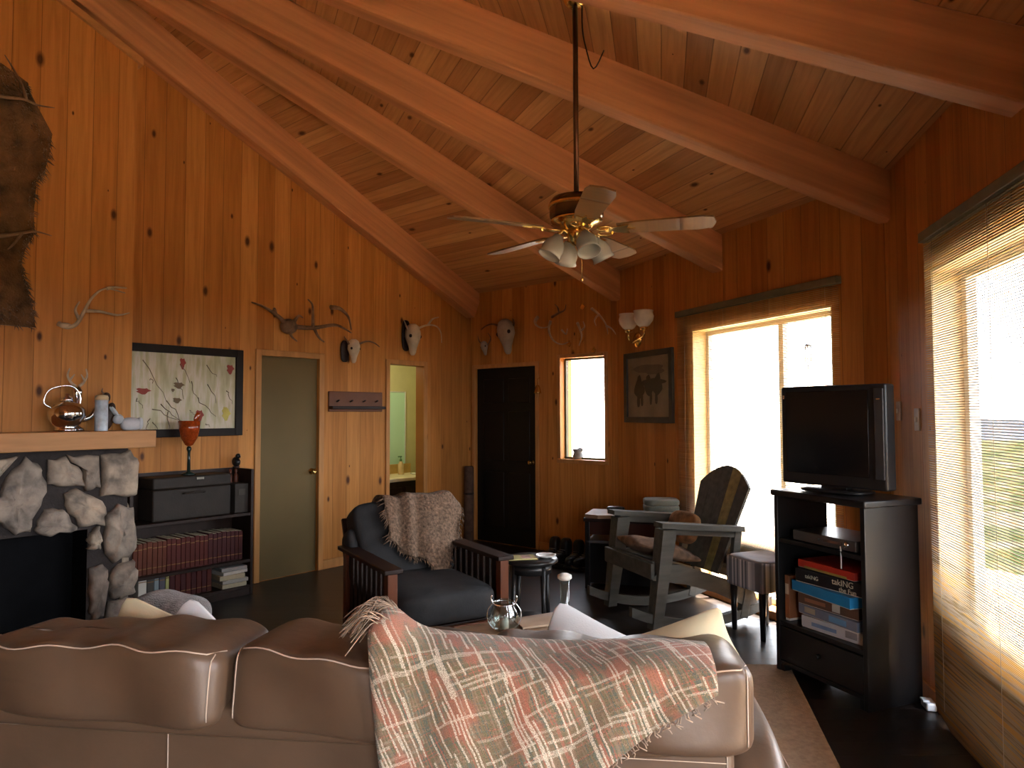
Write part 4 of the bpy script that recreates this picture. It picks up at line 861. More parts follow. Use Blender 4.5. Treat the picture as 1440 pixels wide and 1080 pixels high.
b = MB(); b.lathe([(0, .19), (.024, .19), (.037, .2), (.036, .215), (.02, .222), (0, .222)], 18); b.build('candle', mat('white wax', (.72, .68, .6)), t)
q = at(740, 868, 3.66); b = MB(); b.box((0, 0, .006), (.2, .13, .01), bev=.002); o = b.build('folded_paper', mat('tan paper', (.40, .29, .2), .8, var=.15), M=TR(.12, 3.50, ctz + .001, R(20))); tag(o, 'flat tan papers lying on the coffee table', 'paper')

# ------------------------------------------------------------------ mission armchair
AM = TR(-.587, 4.60, 0, R(30.7))
t = thing('armchair', 'wooden armchair with slatted arms and slate grey cushions', 'armchair', AM)
for x in (-.37, .37):
    for y in (-.40, .38):
        b = MB(); b.box((x, y, .29), (.06, .06, .58), bev=.004); b.build('leg', M_REDWOOD, t)
    b = MB(); b.box((x, -.0, .595), (.115, .90, .028), bev=.006); b.build('armrest', M_DKWOOD, t)
    b = MB(); b.box((x, 0, .16), (.035, .74, .07), bev=.003); b.build('side_rail', M_DKWOOD, t)
    for k in range(8): b = MB(); b.box((x, -.3 + .6 * k / 7, .385), (.014, .055, .38), bev=.002, segs=1); b.build('side_slat', M_DKWOOD, t)
b = MB(); b.box((0, -.40, .17), (.68, .03, .1), bev=.003); b.build('front_rail', M_REDWOOD, t)
b = MB(); b.box((0, .0, .2), (.66, .74, .05), bev=.003); b.build('seat_deck', M_DKWOOD, t)
b = MB(); b.puff((0, -.08, .325), (.68, .78, .22), k=5, sub=14, warp=lambda q: Vector((q.x, q.y, q.z + .02 * math.cos(q.x * 4)))); b.build('seat_cushion', M_SLATE, t)
BR = Matrix.Translation((0, .30, .385)) @ Matrix.Rotation(R(-25), 4, 'X')
b = MB(); b.puff((0, 0, .24), (.64, .24, .54), k=8, sub=16, warp=lambda q: Vector((q.x * (1 + .08 * (q.z / .27)), q.y - .03 * math.cos(q.x * 5), q.z))); b.build('back_cushion', M_SLATE, t, M=BR)
for s_ in (-1, 1): b = MB(); b.puff((s_ * .33, .04, .18), (.1, .2, .36), k=4, sub=8); b.build('back_bolster', M_SLATE, t, M=BR)
b = MB(); 
for x in (-.32, .32): b.box((x, .15, .2), (.045, .03, .56), bev=.003)
for z in (.0, .15, .3, .45): b.box((0, .15, z), (.6, .02, .05), bev=.003)
b.build('back_frame', M_DKWOOD, t, M=BR)
bt = thing('brown_throw', 'shaggy brown throw hung over the back of the armchair', 'throw blanket', AM @ BR)
def sh(u, v):
    x = -.15 + .56 * u; f = .28
    hemz = .20 - .40 * u + .02 * math.sin(19 * u) if u < .68 else .20 - .272 + .02 * math.sin(12.9) + .9 * (u - .68)
    if v < f: a = R(150) * (1 - v / f); y = -.02 + .135 * -math.cos(R(180) * v / f) * -1; y = .16 - .32 * (v / f); z = .505 + .05 * math.sin(math.pi * v / f) - (.0 if v > 0 else 0); 
    else: tt = (v - f) / (1 - f); z = .505 + (hemz - .505) * tt; y = -.16 - .015 * math.sin(math.pi * tt)
    y -= .018 * (1 + math.sin(x * 30 + 2 * v + 2 * math.sin(x * 13))) + .02 * math.cos(x * 5); 
    if x > .33: z -= (x - .33) * 1.1 * (1 - .5 * v); 
    return Vector((x + .03 * math.sin(5 * v) * u, y, z + .01 * math.sin(x * 23)))
b = MB(); b.grid(sh, 50, 44, uvfn=lambda u, v: (u * .6, v * .8)); b.build('cloth', M_SHAG, bt, solid=.02)
b = MB(); rs = random.Random(8)
for k in range(150):
    u = rs.random(); v = 1.0; p = sh(u, v)
    if k % 3 == 0: u = rs.choice((0., 1.)); p = sh(u, .3 + .7 * rs.random())
    d = Vector((rs.uniform(-.03, .02) - (.03 if u == 0 else 0), -.012, rs.uniform(-.05, -.02))); b.tube([p, p + d * .5 + Vector((0, -.008, 0)), p + d], [.004, .004, .001], 4)
f_ = b.build('fringe', M_SHAG, bt); f_['kind'] = 'stuff'

# round side table
q = at(746, 787, 4.62); RT = Vector((q.x, q.y, 0)); rz_ = .555
t = thing('side_table', 'small round black side table beside the armchair', 'table', Matrix.Translation(RT))
b = MB(); b.lathe([(0, rz_ - .03), (.165, rz_ - .03), (.18, rz_ - .02), (.18, rz_ - .006), (.174, rz_), (0, rz_)], 32); b.build('table_top', M_BLACK, t)
b = MB(); b.lathe([(.13, rz_ - .09), (.14, rz_ - .09), (.14, rz_ - .03), (.13, rz_ - .03)], 28); b.build('apron', M_BLACK, t)
for k in range(4):
    a = R(35 + 90 * k); b = MB(); b.tube([(.13 * math.cos(a), .13 * math.sin(a), rz_ - .03), (.15 * math.cos(a), .15 * math.sin(a), 0)], [.017, .013], 8); b.build('leg', M_BLACK, t)
b = MB(); b.lathe([(0, .16), (.12, .16), (.12, .175), (0, .175)], 24); b.build('lower_shelf', M_BLACK, t)
b = MB(); b.box((0, 0, .004), (.19, .14, .007), bev=.002, segs=1); b.mi = 1; b.box((.03, 0, .008), (.06, .1, .002)); o = b.build('magazine', [mat('yellow magazine cover', (.5, .46, .2), .35, var=.15), mat('pink print', (.4, .25, .22), .4)], M=TR(RT.x - .06, RT.y - .02, rz_ + .001, R(10))); tag(o, 'yellowish magazine lying on the round black side table', 'magazine')
t = thing('serving_dish', 'small pale oval dish at the edge of the round black side table', 'dish', Matrix.Translation((RT.x + .10, RT.y + .0, rz_ + .001)))
b = MB(); b.lathe([(0, 0), (.035, 0), (.06, .012), (.068, .02), (.064, .02), (.056, .014), (.033, .005), (0, .005)], 20); b.build('bowl', mat('white porcelain', (.7, .69, .66), .2), t)

# ------------------------------------------------------------------ bookcase by the chimney
kE = .33; k0 = WL.hit(188, 740, kE)[0] - .03; k1 = WL.hit(356, 760, kE)[0]; kt = WL.hit(340, 722, kE)[1]
kw = k1 - k0; sh1 = WL.hit(335, 789, kE)[1]
t = thing('bookcase', 'low dark wooden bookcase between the fireplace and the closet door', 'bookcase', WL.mat(k0, 0, 0))
for x in (.012, kw - .012): b = MB(); b.box((x, -kE / 2 - .01, (kt + .36) / 2), (.024, kE - .02, kt + .36), bev=.003); b.build('side_panel', M_DKWOOD, t)
b = MB(); b.box((kw / 2, -.017, (kt + .36) / 2), (kw - .05, .014, kt + .36)); b.build('back_panel', M_DKWOOD, t)
for z in (.07, sh1 - .012, kt - .012): b = MB(); b.box((kw / 2, -kE / 2 - .012, z), (kw - .05, kE - .025, .024), bev=.002, segs=1); b.build('shelf', M_DKWOOD, t)
b = MB(); b.box((kw / 2, -kE + .012, .03), (kw - .05, .02, .055)); b.build('plinth', M_DKWOOD, t)
def book(x, z, w, h, d, m, lab, group=None, lean=0., pages=True):
    o = thing('book', lab, 'book', WL.mat(k0 + x, 0, z), group)
    b = MB(); y = -kE + .05
    b.box((w / 2, y + d / 2, h / 2), (w, d, h), bev=min(.004, w * .2), segs=1); b.build('cover', m, o)
    b = MB(); b.box((w / 2, y + d / 2 + .004, h / 2), (w * .72, d - .004, h + .003)); b.build('page_block', M_PAGES, o)
    b = MB()
    for zz in (.2, .82): b.box((w / 2, y - .0008, h * zz), (w * .9, .002, .006))
    b.build('spine_band', M_GILT, o); return o
M_PAGES = mat('page edges', (.5, .43, .3), .9); M_GILT = mat('dull gilt', (.2, .11, .04), .5, .6)
reds = [mat('dark red book cloth', (.07, .011, .008), .7), mat('rust red book cloth', (.09, .022, .010), .7), mat('maroon book cloth', (.048, .008, .009), .7)]
x = .05; i = 0; rs = random.Random(4)
first = None
while x < kw - .09:
    w_ = rs.uniform(.030, .038); tone = 1 if x < .28 * kw else (0 if x < .62 * kw else 2)
    book(x, sh1 + .001, w_, rs.uniform(.235, .25), .2, reds[tone], ('rust red', 'dark red', 'maroon')[(1, 0, 2).index(tone)] + ' volume in the long red set filling the middle shelf of the bookcase', 'red volumes on the middle shelf'); x += w_ + .0015; i += 1
x = .09
for (w_, h_, m_, lab) in ((.06, .2, mat('white book cover', (.5, .48, .42), .6), 'thick white book on the lowest shelf of the bookcase'), (.05, .19, mat('charcoal book cover', (.05, .045, .04), .6), 'charcoal book beside the thick white book on the lowest shelf'), (.034, .2, mat('grey blue book cover', (.19, .23, .25), .6), 'grey blue book on the lowest shelf of the bookcase'), (.045, .19, mat('dark slate book cover', (.07, .07, .09), .6), 'dark slate book beside the yellow green book'), (.026, .2, mat('yellow green book cover', (.33, .32, .12), .6), 'thin yellow green book on the lowest shelf')):
    book(x, .083, w_, h_, .2, m_, lab); x += w_ + .003
for k in range(8): book(x, .083, .04, .215 + .004 * (k % 3), .2, reds[0 if k % 2 else 2], 'maroon volume on the lowest shelf between the yellow green book and the paper stack', 'maroon volumes on the lowest shelf'); x += .042
zz = .083; rs = random.Random(9)
for k, (h_, c_, lab) in enumerate(((.035, (.42, .36, .24), 'tan magazine pile base, lowest of the stack in the bookcase'), (.03, (.36, .34, .3), 'grey magazine second from the bottom of the stack in the bookcase'), (.04, (.45, .38, .25), 'thick tan catalogue in the middle of the bookcase stack'), (.026, (.5, .48, .44), 'pale magazine near the top of the bookcase stack'), (.03, (.3, .29, .28), 'grey magazine on top of the bookcase stack'))):
    b = MB(); b.box((0, 0, h_ / 2), (.21 + .01 * (k % 2), .25, h_), bev=.003, segs=1); o = b.build('magazine', mat('paper stack tone %d' % k, c_, .7, var=.2, scale=40, stretch=(1, 1, 12)), M=WL.mat(k1 - .155 + .012 * math.sin(k * 2), .2, zz) @ Matrix.Rotation(rs.uniform(-.12, .12), 4, 'Z')); tag(o, lab, 'magazine'); zz += h_ + .001
# trunk and things on top
s0 = WL.hit(216, 700, kE - .02)[0]; s1 = WL.hit(326, 700, kE - .02)[0]; sz = WL.hit(270, 669, kE - .02)[1]
t = thing('suitcase', 'dark brown case with a small pale clasp lying on the bookcase', 'suitcase', WL.mat((s0 + s1) / 2, .165, kt + .001)); sw = s1 - s0; shh = sz - kt - .002
M_CASE = mat('dark brown leatherette', (.022, .0155, .0115), .6, spec=.25, var=.2, bump=.2)
b = MB(); b.box((0, 0, shh * .36), (sw, .26, shh * .72), bev=.012); b.build('body', M_CASE, t)
b = MB(); b.box((0, 0, shh * .86), (sw, .26, shh * .27), bev=.012); b.build('lid', M_CASE, t)
b = MB(); b.box((.05, -.134, shh * .93), (.06, .008, .02), bev=.002); b.build('clasp', mat('dull metal', (.2, .18, .15), .4, .8), t)
b = MB(); b.tube(smooth_pts([Vector((-.08, -.13, shh * .6)), Vector((-.07, -.16, shh * .62)), Vector((.07, -.16, shh * .62)), Vector((.08, -.13, shh * .6))]), .008, 6); b.build('handle', M_CASE, t)
gq = WL.hit(267, 660, .22); t = thing('goblet', 'tall amber red glass goblet on a dark stem standing on the brown case', 'goblet', WL.mat(gq[0], .2, sz + .001))
gh = WL.hit(267, 592, .2)[1] - sz
b = MB(); b.lathe([(0, 0), (.055, 0), (.05, .01), (.014, .025), (.011, gh * .42), (.02, gh * .48), (.014, gh * .52), (0, gh * .53)], 20); b.build('stem', mat('dark bottle green glass', (.012, .022, .018), .15), t)
m_am = mat('amber red glass', (.30, .045, .008), .1, var=.3, scale=60, coat=.5)
b = MB(); b.lathe([(.0, gh * .52), (.03, gh * .55), (.062, gh * .68), (.078, gh * .84), (.085, gh), (.080, gh), (.072, gh * .84), (.056, gh * .69), (.02, gh * .57), (0, gh * .56)], 24); b.build('bowl', m_am, t)
b = MB(); b.puff((.06, 0, gh + .03), (.045, .02, .085), k=2.2, sub=6, rot=Euler((0, R(20), 0))); b.build('leaf_ornament', m_am, t)
q0 = WL.hit(340, 700, kE - .05); t = thing('box_file', 'narrow grey brown box standing beside the brown case', 'box', WL.mat(q0[0], .17, kt + .001)); b = MB(); b.box((0, 0, .12), (.12, .22, .24), bev=.004); b.build('body', mat('grey brown box', (.04, .032, .026), .7), t); b = MB(); b.box((0, -.112, .17), (.06, .003, .05)); b.build('paper_label', mat('grey brown paper', (.07, .056, .045), .7), t)
m_f = mat('dark red carving', (.09, .025, .012), .45)
for x_, lab in ((-.045, 'dark red carved figure on the grey brown box, the one nearer the goblet'), (.005, 'dark red carved figure on the grey brown box, the one nearer the black bird')):
    t = thing('carved_figure', lab, 'figurine', WL.mat(q0[0] + x_, .17, kt + .242), 'dark red carved figures'); b = MB(); b.lathe([(0, 0), (.022, 0), (.018, .02), (.02, .05), (.012, .075), (.006, .08), (.013, .095), (.009, .115), (0, .118)], 12); b.build('figure', m_f, t)
    b = MB(); b.lathe([(0, 0), (.026, 0), (.026, .006), (0, .006)], 12); b.build('base', M_BLACK, t)
t = thing('carved_bird', 'black carved bird at the end of the bookcase top', 'figurine', WL.mat(k1 - .035, .1, kt + .362))
b = MB(); b.lathe([(0, 0), (.03, 0), (.03, .012), (0, .012)], 12); b.puff((0, 0, .05), (.06, .09, .08), k=2.2, sub=7, rot=Euler((R(25), 0, 0))); b.puff((0, -.03, .1), (.04, .045, .045), k=2.2, sub=6); b.build('body', M_BLACK, t)
b = MB(); horn(b, [(0, -.05, .1), (0, -.065, .098), (0, -.075, .092)], .008, .001); b.build('beak', M_BLACK, t)
# ------------------------------------------------------------------ woven blinds
def blind(name, lab, fr, u0, u1, z0, z1, pitch, sag, sag_from, e=.035, rod=.0036):
    t = thing(name, lab, 'blind', fr.mat((u0 + u1) / 2, 0, 0)); w = u1 - u0
    b = MB(); b.box((0, -e, z1 - .02), (w + .01, .05, .05), bev=.004); b.build('headrail', mat('olive grey rail', (.16, .15, .10), .6), t)
    b = MB(); z = z1 - .05; n = 0
    while z > z0:
        s = sag * max(0, min(1, (sag_from - z) / max(sag_from - z0, .01))) ** 1.3 if sag else 0.
        ns = 10 if s > .002 else 1; h = rod
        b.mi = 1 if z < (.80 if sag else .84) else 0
        P = [(-w / 2 + w * k / ns, z - s * (1 - (2 * k / ns - 1) ** 2)) for k in range(ns + 1)]
        dz = 0
        V = [[b.bm.verts.new((x, -e + y, zz + dz + q)) for (y, q) in ((-.003, -h / 2), (.003, -h / 2), (.003, h / 2), (-.003, h / 2))] for x, zz in P]
        for A, B in zip(V, V[1:]):
            for k in range(4): b.bm.faces.new((A[k], A[(k + 1) % 4], B[(k + 1) % 4], B[k])).material_index = b.mi
        b.bm.faces.new(V[0][::-1]); b.bm.faces.new(V[-1]); z -= pitch * (1 if z > .84 else max(.34, 1 - (.84 - z) * 1.7)); n += 1
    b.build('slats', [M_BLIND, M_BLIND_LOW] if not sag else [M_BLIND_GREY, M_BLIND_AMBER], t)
    b = MB()
    nc = 4
    for k in range(nc):
        x = -w / 2 + w * (.06 + .88 * k / (nc - 1)); b.tube([(x, -e - .006, z1 - .05), (x, -e - .006, z0 + .02)], .0012, 4)
    b.build('lift_cord', mat('tan cord', (.5, .42, .3), .8), t)
    return t
q0 = W2.hit(957, 444); q1 = W2.hit(1184, 384)
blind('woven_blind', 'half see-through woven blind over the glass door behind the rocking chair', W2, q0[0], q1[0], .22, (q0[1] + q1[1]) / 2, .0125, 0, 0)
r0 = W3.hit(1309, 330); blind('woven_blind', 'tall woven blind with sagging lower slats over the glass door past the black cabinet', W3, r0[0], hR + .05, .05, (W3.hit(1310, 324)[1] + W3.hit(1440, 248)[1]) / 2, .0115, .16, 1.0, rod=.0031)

# ------------------------------------------------------------------ ceiling fan
FX, FY = .325, 3.45; FZ0 = 2.47
fc = HR + (HE - HR) * 0
def ceil_z(x, y):
    # height of the boarded ceiling above x,y (plane through the hub and the facing wall)
    best = 9
    for A, B in ((C1, C2), (C2, C3), (C3, C4)):
        a = Vector((A.x, A.y, HE)); c = Vector((B.x, B.y, HE)); h = Vector((HUB.x, HUB.y, HR)); n = (c - a).cross(h - a); z = a.z - (n.x * (x - a.x) + n.y * (y - a.y)) / n.z; best = min(best, z)
    return best
cz = ceil_z(FX, FY); print('ceiling over fan', cz)
t = thing('ceiling_fan', 'brass and wood ceiling fan with glass tulip lights on a long rod', 'ceiling fan', TR(FX, FY, 0))
b = MB(); b.lathe([(0, cz - .10), (.03, cz - .10), (.05, cz - .085), (.07, cz - .04), (.075, cz + .02), (0, cz + .03)], 20); b.build('canopy', M_BRASS, t)
b = MB(); b.tube([(0, 0, FZ0 + .12), (0, 0, cz - .08)], .0135, 10); b.build('downrod', mat('dark bronze rod', (.09, .04, .02), .35, .6), t)
b = MB(); b.tube(smooth_pts([Vector(v) for v in ((.035, 0, cz - .09), (.035, .0, cz - .2), (.05, 0, cz - .3), (.09, 0, cz - .42), (.15, .05, cz - .30))]), .004, 5); b.build('cord', M_DKWOOD, t)
b = MB(); b.lathe([(0, FZ0 + .13), (.03, FZ0 + .13), (.05, FZ0 + .115), (.12, FZ0 + .10), (.135, FZ0 + .08), (.135, FZ0 + .01), (.12, FZ0 - .005), (0, FZ0 - .005)], 28); b.build('motor_housing', mat('dark bronze housing', (.16, .085, .04), .25, .7), t)
b = MB(); b.lathe([(.136, FZ0 + .07), (.142, FZ0 + .065), (.142, FZ0 + .055), (.136, FZ0 + .05)], 28); b.lathe([(.0, FZ0 - .004), (.125, FZ0 - .004), (.13, FZ0 - .014), (.09, FZ0 - .03), (.06, FZ0 - .06), (0, FZ0 - .065)], 28); b.build('brass_skirt', M_BRASS, t)
m_bl = planks('fan blade wood', 0, 1, .5, [(.17, .085, .027), (.19, .095, .03), (.19, .095, .03), (.17, .085, .027)], rough=.42, knots=False)
for k in range(5):
    a = R(-86 + 72 * k); Mb = Matrix.Rotation(a, 4, 'Z') @ Matrix.Translation((0, 0, FZ0 - .06)) @ Matrix.Rotation(R(-11), 4, 'X')
    b = MB(); out = [(.20, -.045), (.30, -.058), (.60, -.068), (.655, -.055), (.67, 0), (.655, .055), (.60, .068), (.30, .058), (.20, .045)]
    b.prism([(x, y, -.004) for x, y in out], (0, 0, .008)); bl_ = b.build('blade', m_bl, t, M=Mb)
    b = MB(); b.prism([(.11, -.012, -.008), (.19, -.03, -.01), (.26, -.045, -.01), (.25, -.012, -.01), (.29, 0, -.01), (.25, .012, -.01), (.26, .045, -.01), (.19, .03, -.01), (.11, .012, -.008)], (0, 0, .005))
    for s_ in (-1, 1): b.tube([(.14 + .035 * math.cos(q) , s_ * (.028 + .022 * math.sin(q)), -.012) for q in [R(30 * j) for j in range(11)]], .005, 5)
    b.build('blade_iron', M_BRASS, bl_)
b = MB(); b.lathe([(0, FZ0 - .06), (.05, FZ0 - .06), (.055, FZ0 - .08), (.035, FZ0 - .12), (.02, FZ0 - .135), (0, FZ0 - .14)], 20); b.build('light_hub', M_BRASS, t)
for k in range(4):
    a = R(-72 + 90 * k); d = Vector((math.cos(a), math.sin(a), 0)); z_ = FZ0 - .085
    b = MB(); b.tube(smooth_pts([d * .04 + Vector((0, 0, z_)), d * .07 + Vector((0, 0, z_ + .02)), d * .095 + Vector((0, 0, z_)), d * .1 + Vector((0, 0, z_ - .02))]), .009, 7); ar = b.build('lamp_arm', M_BRASS, t)
    b = MB(); Mx = Matrix.Translation(d * .095 + Vector((0, 0, z_ - .012))) @ Matrix.Rotation(a, 4, 'Z') @ Matrix.Rotation(R(180 - 28), 4, 'Y')
    b.lathe([(.0, 0), (.024, 0), (.03, .015), (.048, .04), (.055, .07), (.052, .095), (.058, .115), (.055, .115), (.048, .095), (.05, .07), (.043, .042), (.02, .015), (0, .015)], 22, Mx); b.build('glass_shade', M_FROST, t)
b = MB(); b.tube([(.02, -.03, FZ0 - .12), (.022, -.03, FZ0 - .30)], .0015, 5); b.lathe([(0, -.012), (.006, -.008), (.006, .008), (0, .012)], 8, Matrix.Translation((.022, -.03, FZ0 - .31))); b.build('pull_chain', M_BRASS, t)

# ------------------------------------------------------------------ rocking chair
RM = TR(1.227, 5.26, 0, R(-69.6))
t = thing('rocking_chair', 'weathered grey wooden rocking chair with a fan back facing the fireplace', 'rocking chair', RM)
HWd = .315
for s_ in (-1, 1):
    x = s_ * HWd
    b = MB(); b.prism([(x - .02, yy, zz) for yy, zz in ((-.42, .36), (-.34, .46), (-.2, .45), (.42, .24), (.45, .13), (.36, .11), (.1, .23), (-.15, .31))], (.04, 0, 0)); b.build('side_stringer', M_GREYW, t)
    b = MB(); b.hexa([(x - .04, -.43, .03), (x + .04, -.43, .03), (x + .04, -.36, .03), (x - .04, -.36, .03), (x - .055, -.35, .70), (x + .055, -.35, .70), (x + .055, -.24, .70), (x - .055, -.24, .70)]); b.build('front_leg', M_GREYW, t)
    pr = [(-.58 + 1.16 * k / 12) for k in range(13)]; up_ = [(y, .02 + .10 * (y / .58) ** 2 * (1.3 if y < 0 else 1)) for y in pr]
    b = MB(); b.prism([(x - .022, y, z - .02) for y, z in up_] + [(x - .022, y, z + .045) for y, z in up_[::-1]], (.044, 0, 0)); b.build('rocker', M_GREYW, t)
    b = MB(); b.box((x, .36, .16), (.05, .07, .26), bev=.006, rot=Euler((R(-14), 0, 0))); b.build('rear_leg', M_GREYW, t)
    am = [(x + s_ * .02 - .055, -.37), (x + s_ * .02 + .055, -.37), (x + s_ * .02 + .06, -.1), (x + s_ * .01 + .04, .33), (x + s_ * .01 - .04, .33), (x + s_ * .02 - .06, -.1)]
    b = MB(); b.prism([(p, q, .71 - .10 * (q + .3)) for p, q in am], (0, 0, .035)); b.build('armrest', M_GREYW, t)
    b = MB(); b.box((x, -.02, .665), (.03, .58, .06), bev=.004, rot=Euler((R(-5.5), 0, 0))); b.build('arm_brace', M_GREYW, t)
    b = MB(); b.box((x, .28, .52), (.04, .06, .30), bev=.004, rot=Euler((R(-8), 0, 0))); b.build('arm_post', M_GREYW, t)
b = MB()
for k in range(6): b.box((0, -.36 + .09 * k, .46 - .03 * k), (2 * HWd - .04, .075, .022), bev=.004, rot=Euler((R(-18), 0, 0)))
b.build('seat_slats', M_GREYW, t)
b = MB(); b.box((0, -.415, .42), (2 * HWd + .04, .03, .11), bev=.006); b.build('front_apron', M_GREYW, t)
BKM = Matrix.Translation((0, .20, .33)) @ Matrix.Rotation(R(-20), 4, 'X')
M_YEL = mat('slat with painted yellow light', (.20, .17, .06), .6, var=.3, scale=3, stretch=(7, 1, 7))  # yellow light falling on one slat, put into its colour
for k in range(5):
    c = k - 2; xb = c * .082; xt = c * .118; top = .80 - .028 * c * c; wb, wt = .079, .115
    b = MB(); b.prism([(xb - wb / 2, 0, 0), (xb + wb / 2, 0, 0), *[(xt + wt * (.5 - j / 4), 0, .81 - 1.75 * (xt + wt * (.5 - j / 4)) ** 2) for j in range(5)]], (0, .02, 0)); b.build('back_slat', M_GREYW if c != 1 else M_YEL, t, M=BKM)
for z in (.12, .56): b = MB(); b.box((0, .032, z), (.48, .025, .06), bev=.003); b.build('back_rail', M_GREYW, t, M=BKM)
b = MB(); b.puff((0, 0, 0), (.52, .54, .11), k=4, sub=12, warp=lambda q: Vector((q.x, q.y, q.z * (1.1 - 1.2 * (abs(q.x) * abs(q.y)) / .07)))); o = b.build('seat_cushion', mat('brown mottled cushion', (.13, .075, .045), .9, var=.55, scale=16, bump=.2), M=RM @ Matrix.Translation((0, -.16, .50)) @ Matrix.Rotation(R(-16), 4, 'X')); tag(o, 'brown patterned seat cushion on the grey rocking chair', 'cushion')
b = MB(); b.puff((0, 0, 0), (.36, .10, .24), k=3.2, sub=12); o = b.build('back_pillow', mat('rust mottled cushion', (.24, .12, .05), .9, var=.5, scale=14, bump=.2), M=RM @ Matrix.Translation((-.08, .11, .63)) @ Matrix.Rotation(R(-20), 4, 'X')); tag(o, 'small rust brown pillow against the back of the grey rocking chair', 'cushion')

# ------------------------------------------------------------------ end table behind the rocking chair
ET = TR(.99, 6.15, 0, R(-18)); ez = .60
t = thing('end_table', 'dark end table with a lower shelf behind the rocking chair', 'table', ET)
b = MB(); b.box((0, 0, ez - .015), (.66, .44, .03), bev=.004); b.build('table_top', M_DKWOOD, t)
b = MB(); b.box((0, 0, ez - .085), (.62, .40, .11), bev=.003); b.build('apron', mat('deep red brown wood', (.05, .014, .008), .4), t)
b = MB(); b.box((0, 0, .40), (.62, .42, .022), bev=.003); b.build('shelf', mat('grey shelf top', (.13, .13, .135), .3), t)
b = MB(); b.box((0, .02, .21), (.6, .36, .34), bev=.003); b.build('cabinet_body', M_BLACK, t)
for x in (-.3, .3):
    for y in (-.19, .19): b = MB(); b.box((x, y, .285), (.04, .04, .57), bev=.003); b.build('leg', M_BLACK, t)
b = MB(); b.prism([(-.24, -.2, 0), (-.12, -.24, 0), (0, -.2, 0), (.1, -.25, 0), (.24, -.2, 0), (.24, .16, 0), (-.24, .16, 0)], (0, 0, .03)); o = b.build('leather_folder', mat('tan leather', (.26, .155, .085), .6, var=.2), M=ET @ Matrix.Translation((-.08, 0, ez + .001))); tag(o, 'tan leather piece with a wavy edge on the dark end table', 'leather')
b = MB(); b.puff((0, 0, .02), (.16, .09, .04), k=3, sub=6); o = b.build('glasses_case', M_BLACK, M=ET @ Matrix.Translation((-.1, .08, ez + .032))); tag(o, 'small black case lying on the tan leather piece', 'case')
b = MB(); 
for k in range(3): b.puff((0, 0, .03 + .05 * k), (.30, .26, .058), k=5, sub=8)
o = b.build('folded_blanket', mat('grey green blanket', (.10, .105, .085), .95, var=.2, bump=.3, sheen=.2), M=ET @ Matrix.Translation((.30, .05, ez + .001)) @ Matrix.Rotation(R(12), 4, 'Z')); tag(o, 'folded grey green blanket on the end of the dark table by the rocking chair', 'blanket')

# boots and tray by the narrow window
q = floor_at(808, 782); q.y = min(q.y, 7.2); t = thing('boot_tray', 'low black tray holding boots beneath the narrow window', 'tray', TR(.56, 6.95, 0, R(-40)))
b = MB(); b.box((0, 0, .01), (.62, .34, .016), bev=.003); b.build('tray_base', M_BLACK, t)
b = MB(); bar = [((0, -.165, .025), (.62, .012, .04)), ((0, .165, .025), (.62, .012, .04)), ((-.305, 0, .025), (.012, .34, .04)), ((.305, 0, .025), (.012, .34, .04))]
for c, s_ in bar: b.box(c, s_, bev=.002)
b.build('rim', M_BLACK, t)
def boot(lab, x, y, rz, m):
    t2 = thing('boot', lab, 'boot', TR(.56, 6.95, .019, R(-40)) @ TR(x, y, 0, rz), 'boots on the tray')
    b = MB(); b.puff((0, -.06, .055), (.10, .27, .10), k=3, sub=8); b.puff((0, .04, .13), (.10, .115, .22), k=3.5, sub=8); b.build('upper', m, t2)
    b = MB(); b.puff((0, -.055, .012), (.11, .285, .024), k=6, sub=6); b.build('sole', M_BLKPLASTIC, t2)
    b = MB(); 
    for k in range(4): b.tube([(-.035, -.08 + .028 * k, .105 + .012 * k), (.035, -.075 + .028 * k, .105 + .012 * k)], .004, 5)
    b.build('laces', mat('grey laces', (.2, .2, .2), .8), t2)
for k, x in enumerate((-.2, -.07, .09, .22)): boot('black boot on the low tray beneath the narrow window', x, .0, R(6 * (-1) ** k), M_BLKPLASTIC)
q = W1.hit(662, 745, .06); t = thing('rolled_mat', 'narrow brown rolled mat standing in the corner by the dark front door', 'mat', Matrix.Translation(WL.p(-.14, .10, 0)))
b = MB(); b.lathe([(0, 0), (.05, 0), (.055, .02), (.055, .86), (.05, .88), (0, .86)], 16); b.build('roll', mat('brown mottled matting', (.09, .05, .035), .95, var=.4, scale=12), t)
b = MB(); b.lathe([(.057, .55), (.059, .555), (.059, .57), (.057, .575)], 16); b.build('strap', M_DKWOOD, t)

# ------------------------------------------------------------------ striped stool
q = at(1062, 775, 4.86); ST_ = TR(q.x + .05, 4.84, 0, W2.mat().to_euler().z)
t = thing('striped_stool', 'square grey striped upholstered stool with dark legs beside the black cabinet', 'stool', ST_)
b = MB(); b.box((0, 0, .41), (.36, .36, .20), bev=.02, segs=3); b.build('padded_seat', M_TICK, t)
b = MB(); b.puff((0, 0, .505), (.35, .35, .03), k=6, sub=8); b.build('seat_top', mat('plain grey seat cloth', (.3, .3, .32), .9), t)
for x in (-.14, .14):
    for y in (-.14, .14): b = MB(); b.tube([(x, y, .32), (x, y, 0)], [.026, .017], 8); b.build('leg', M_BLACK, t)

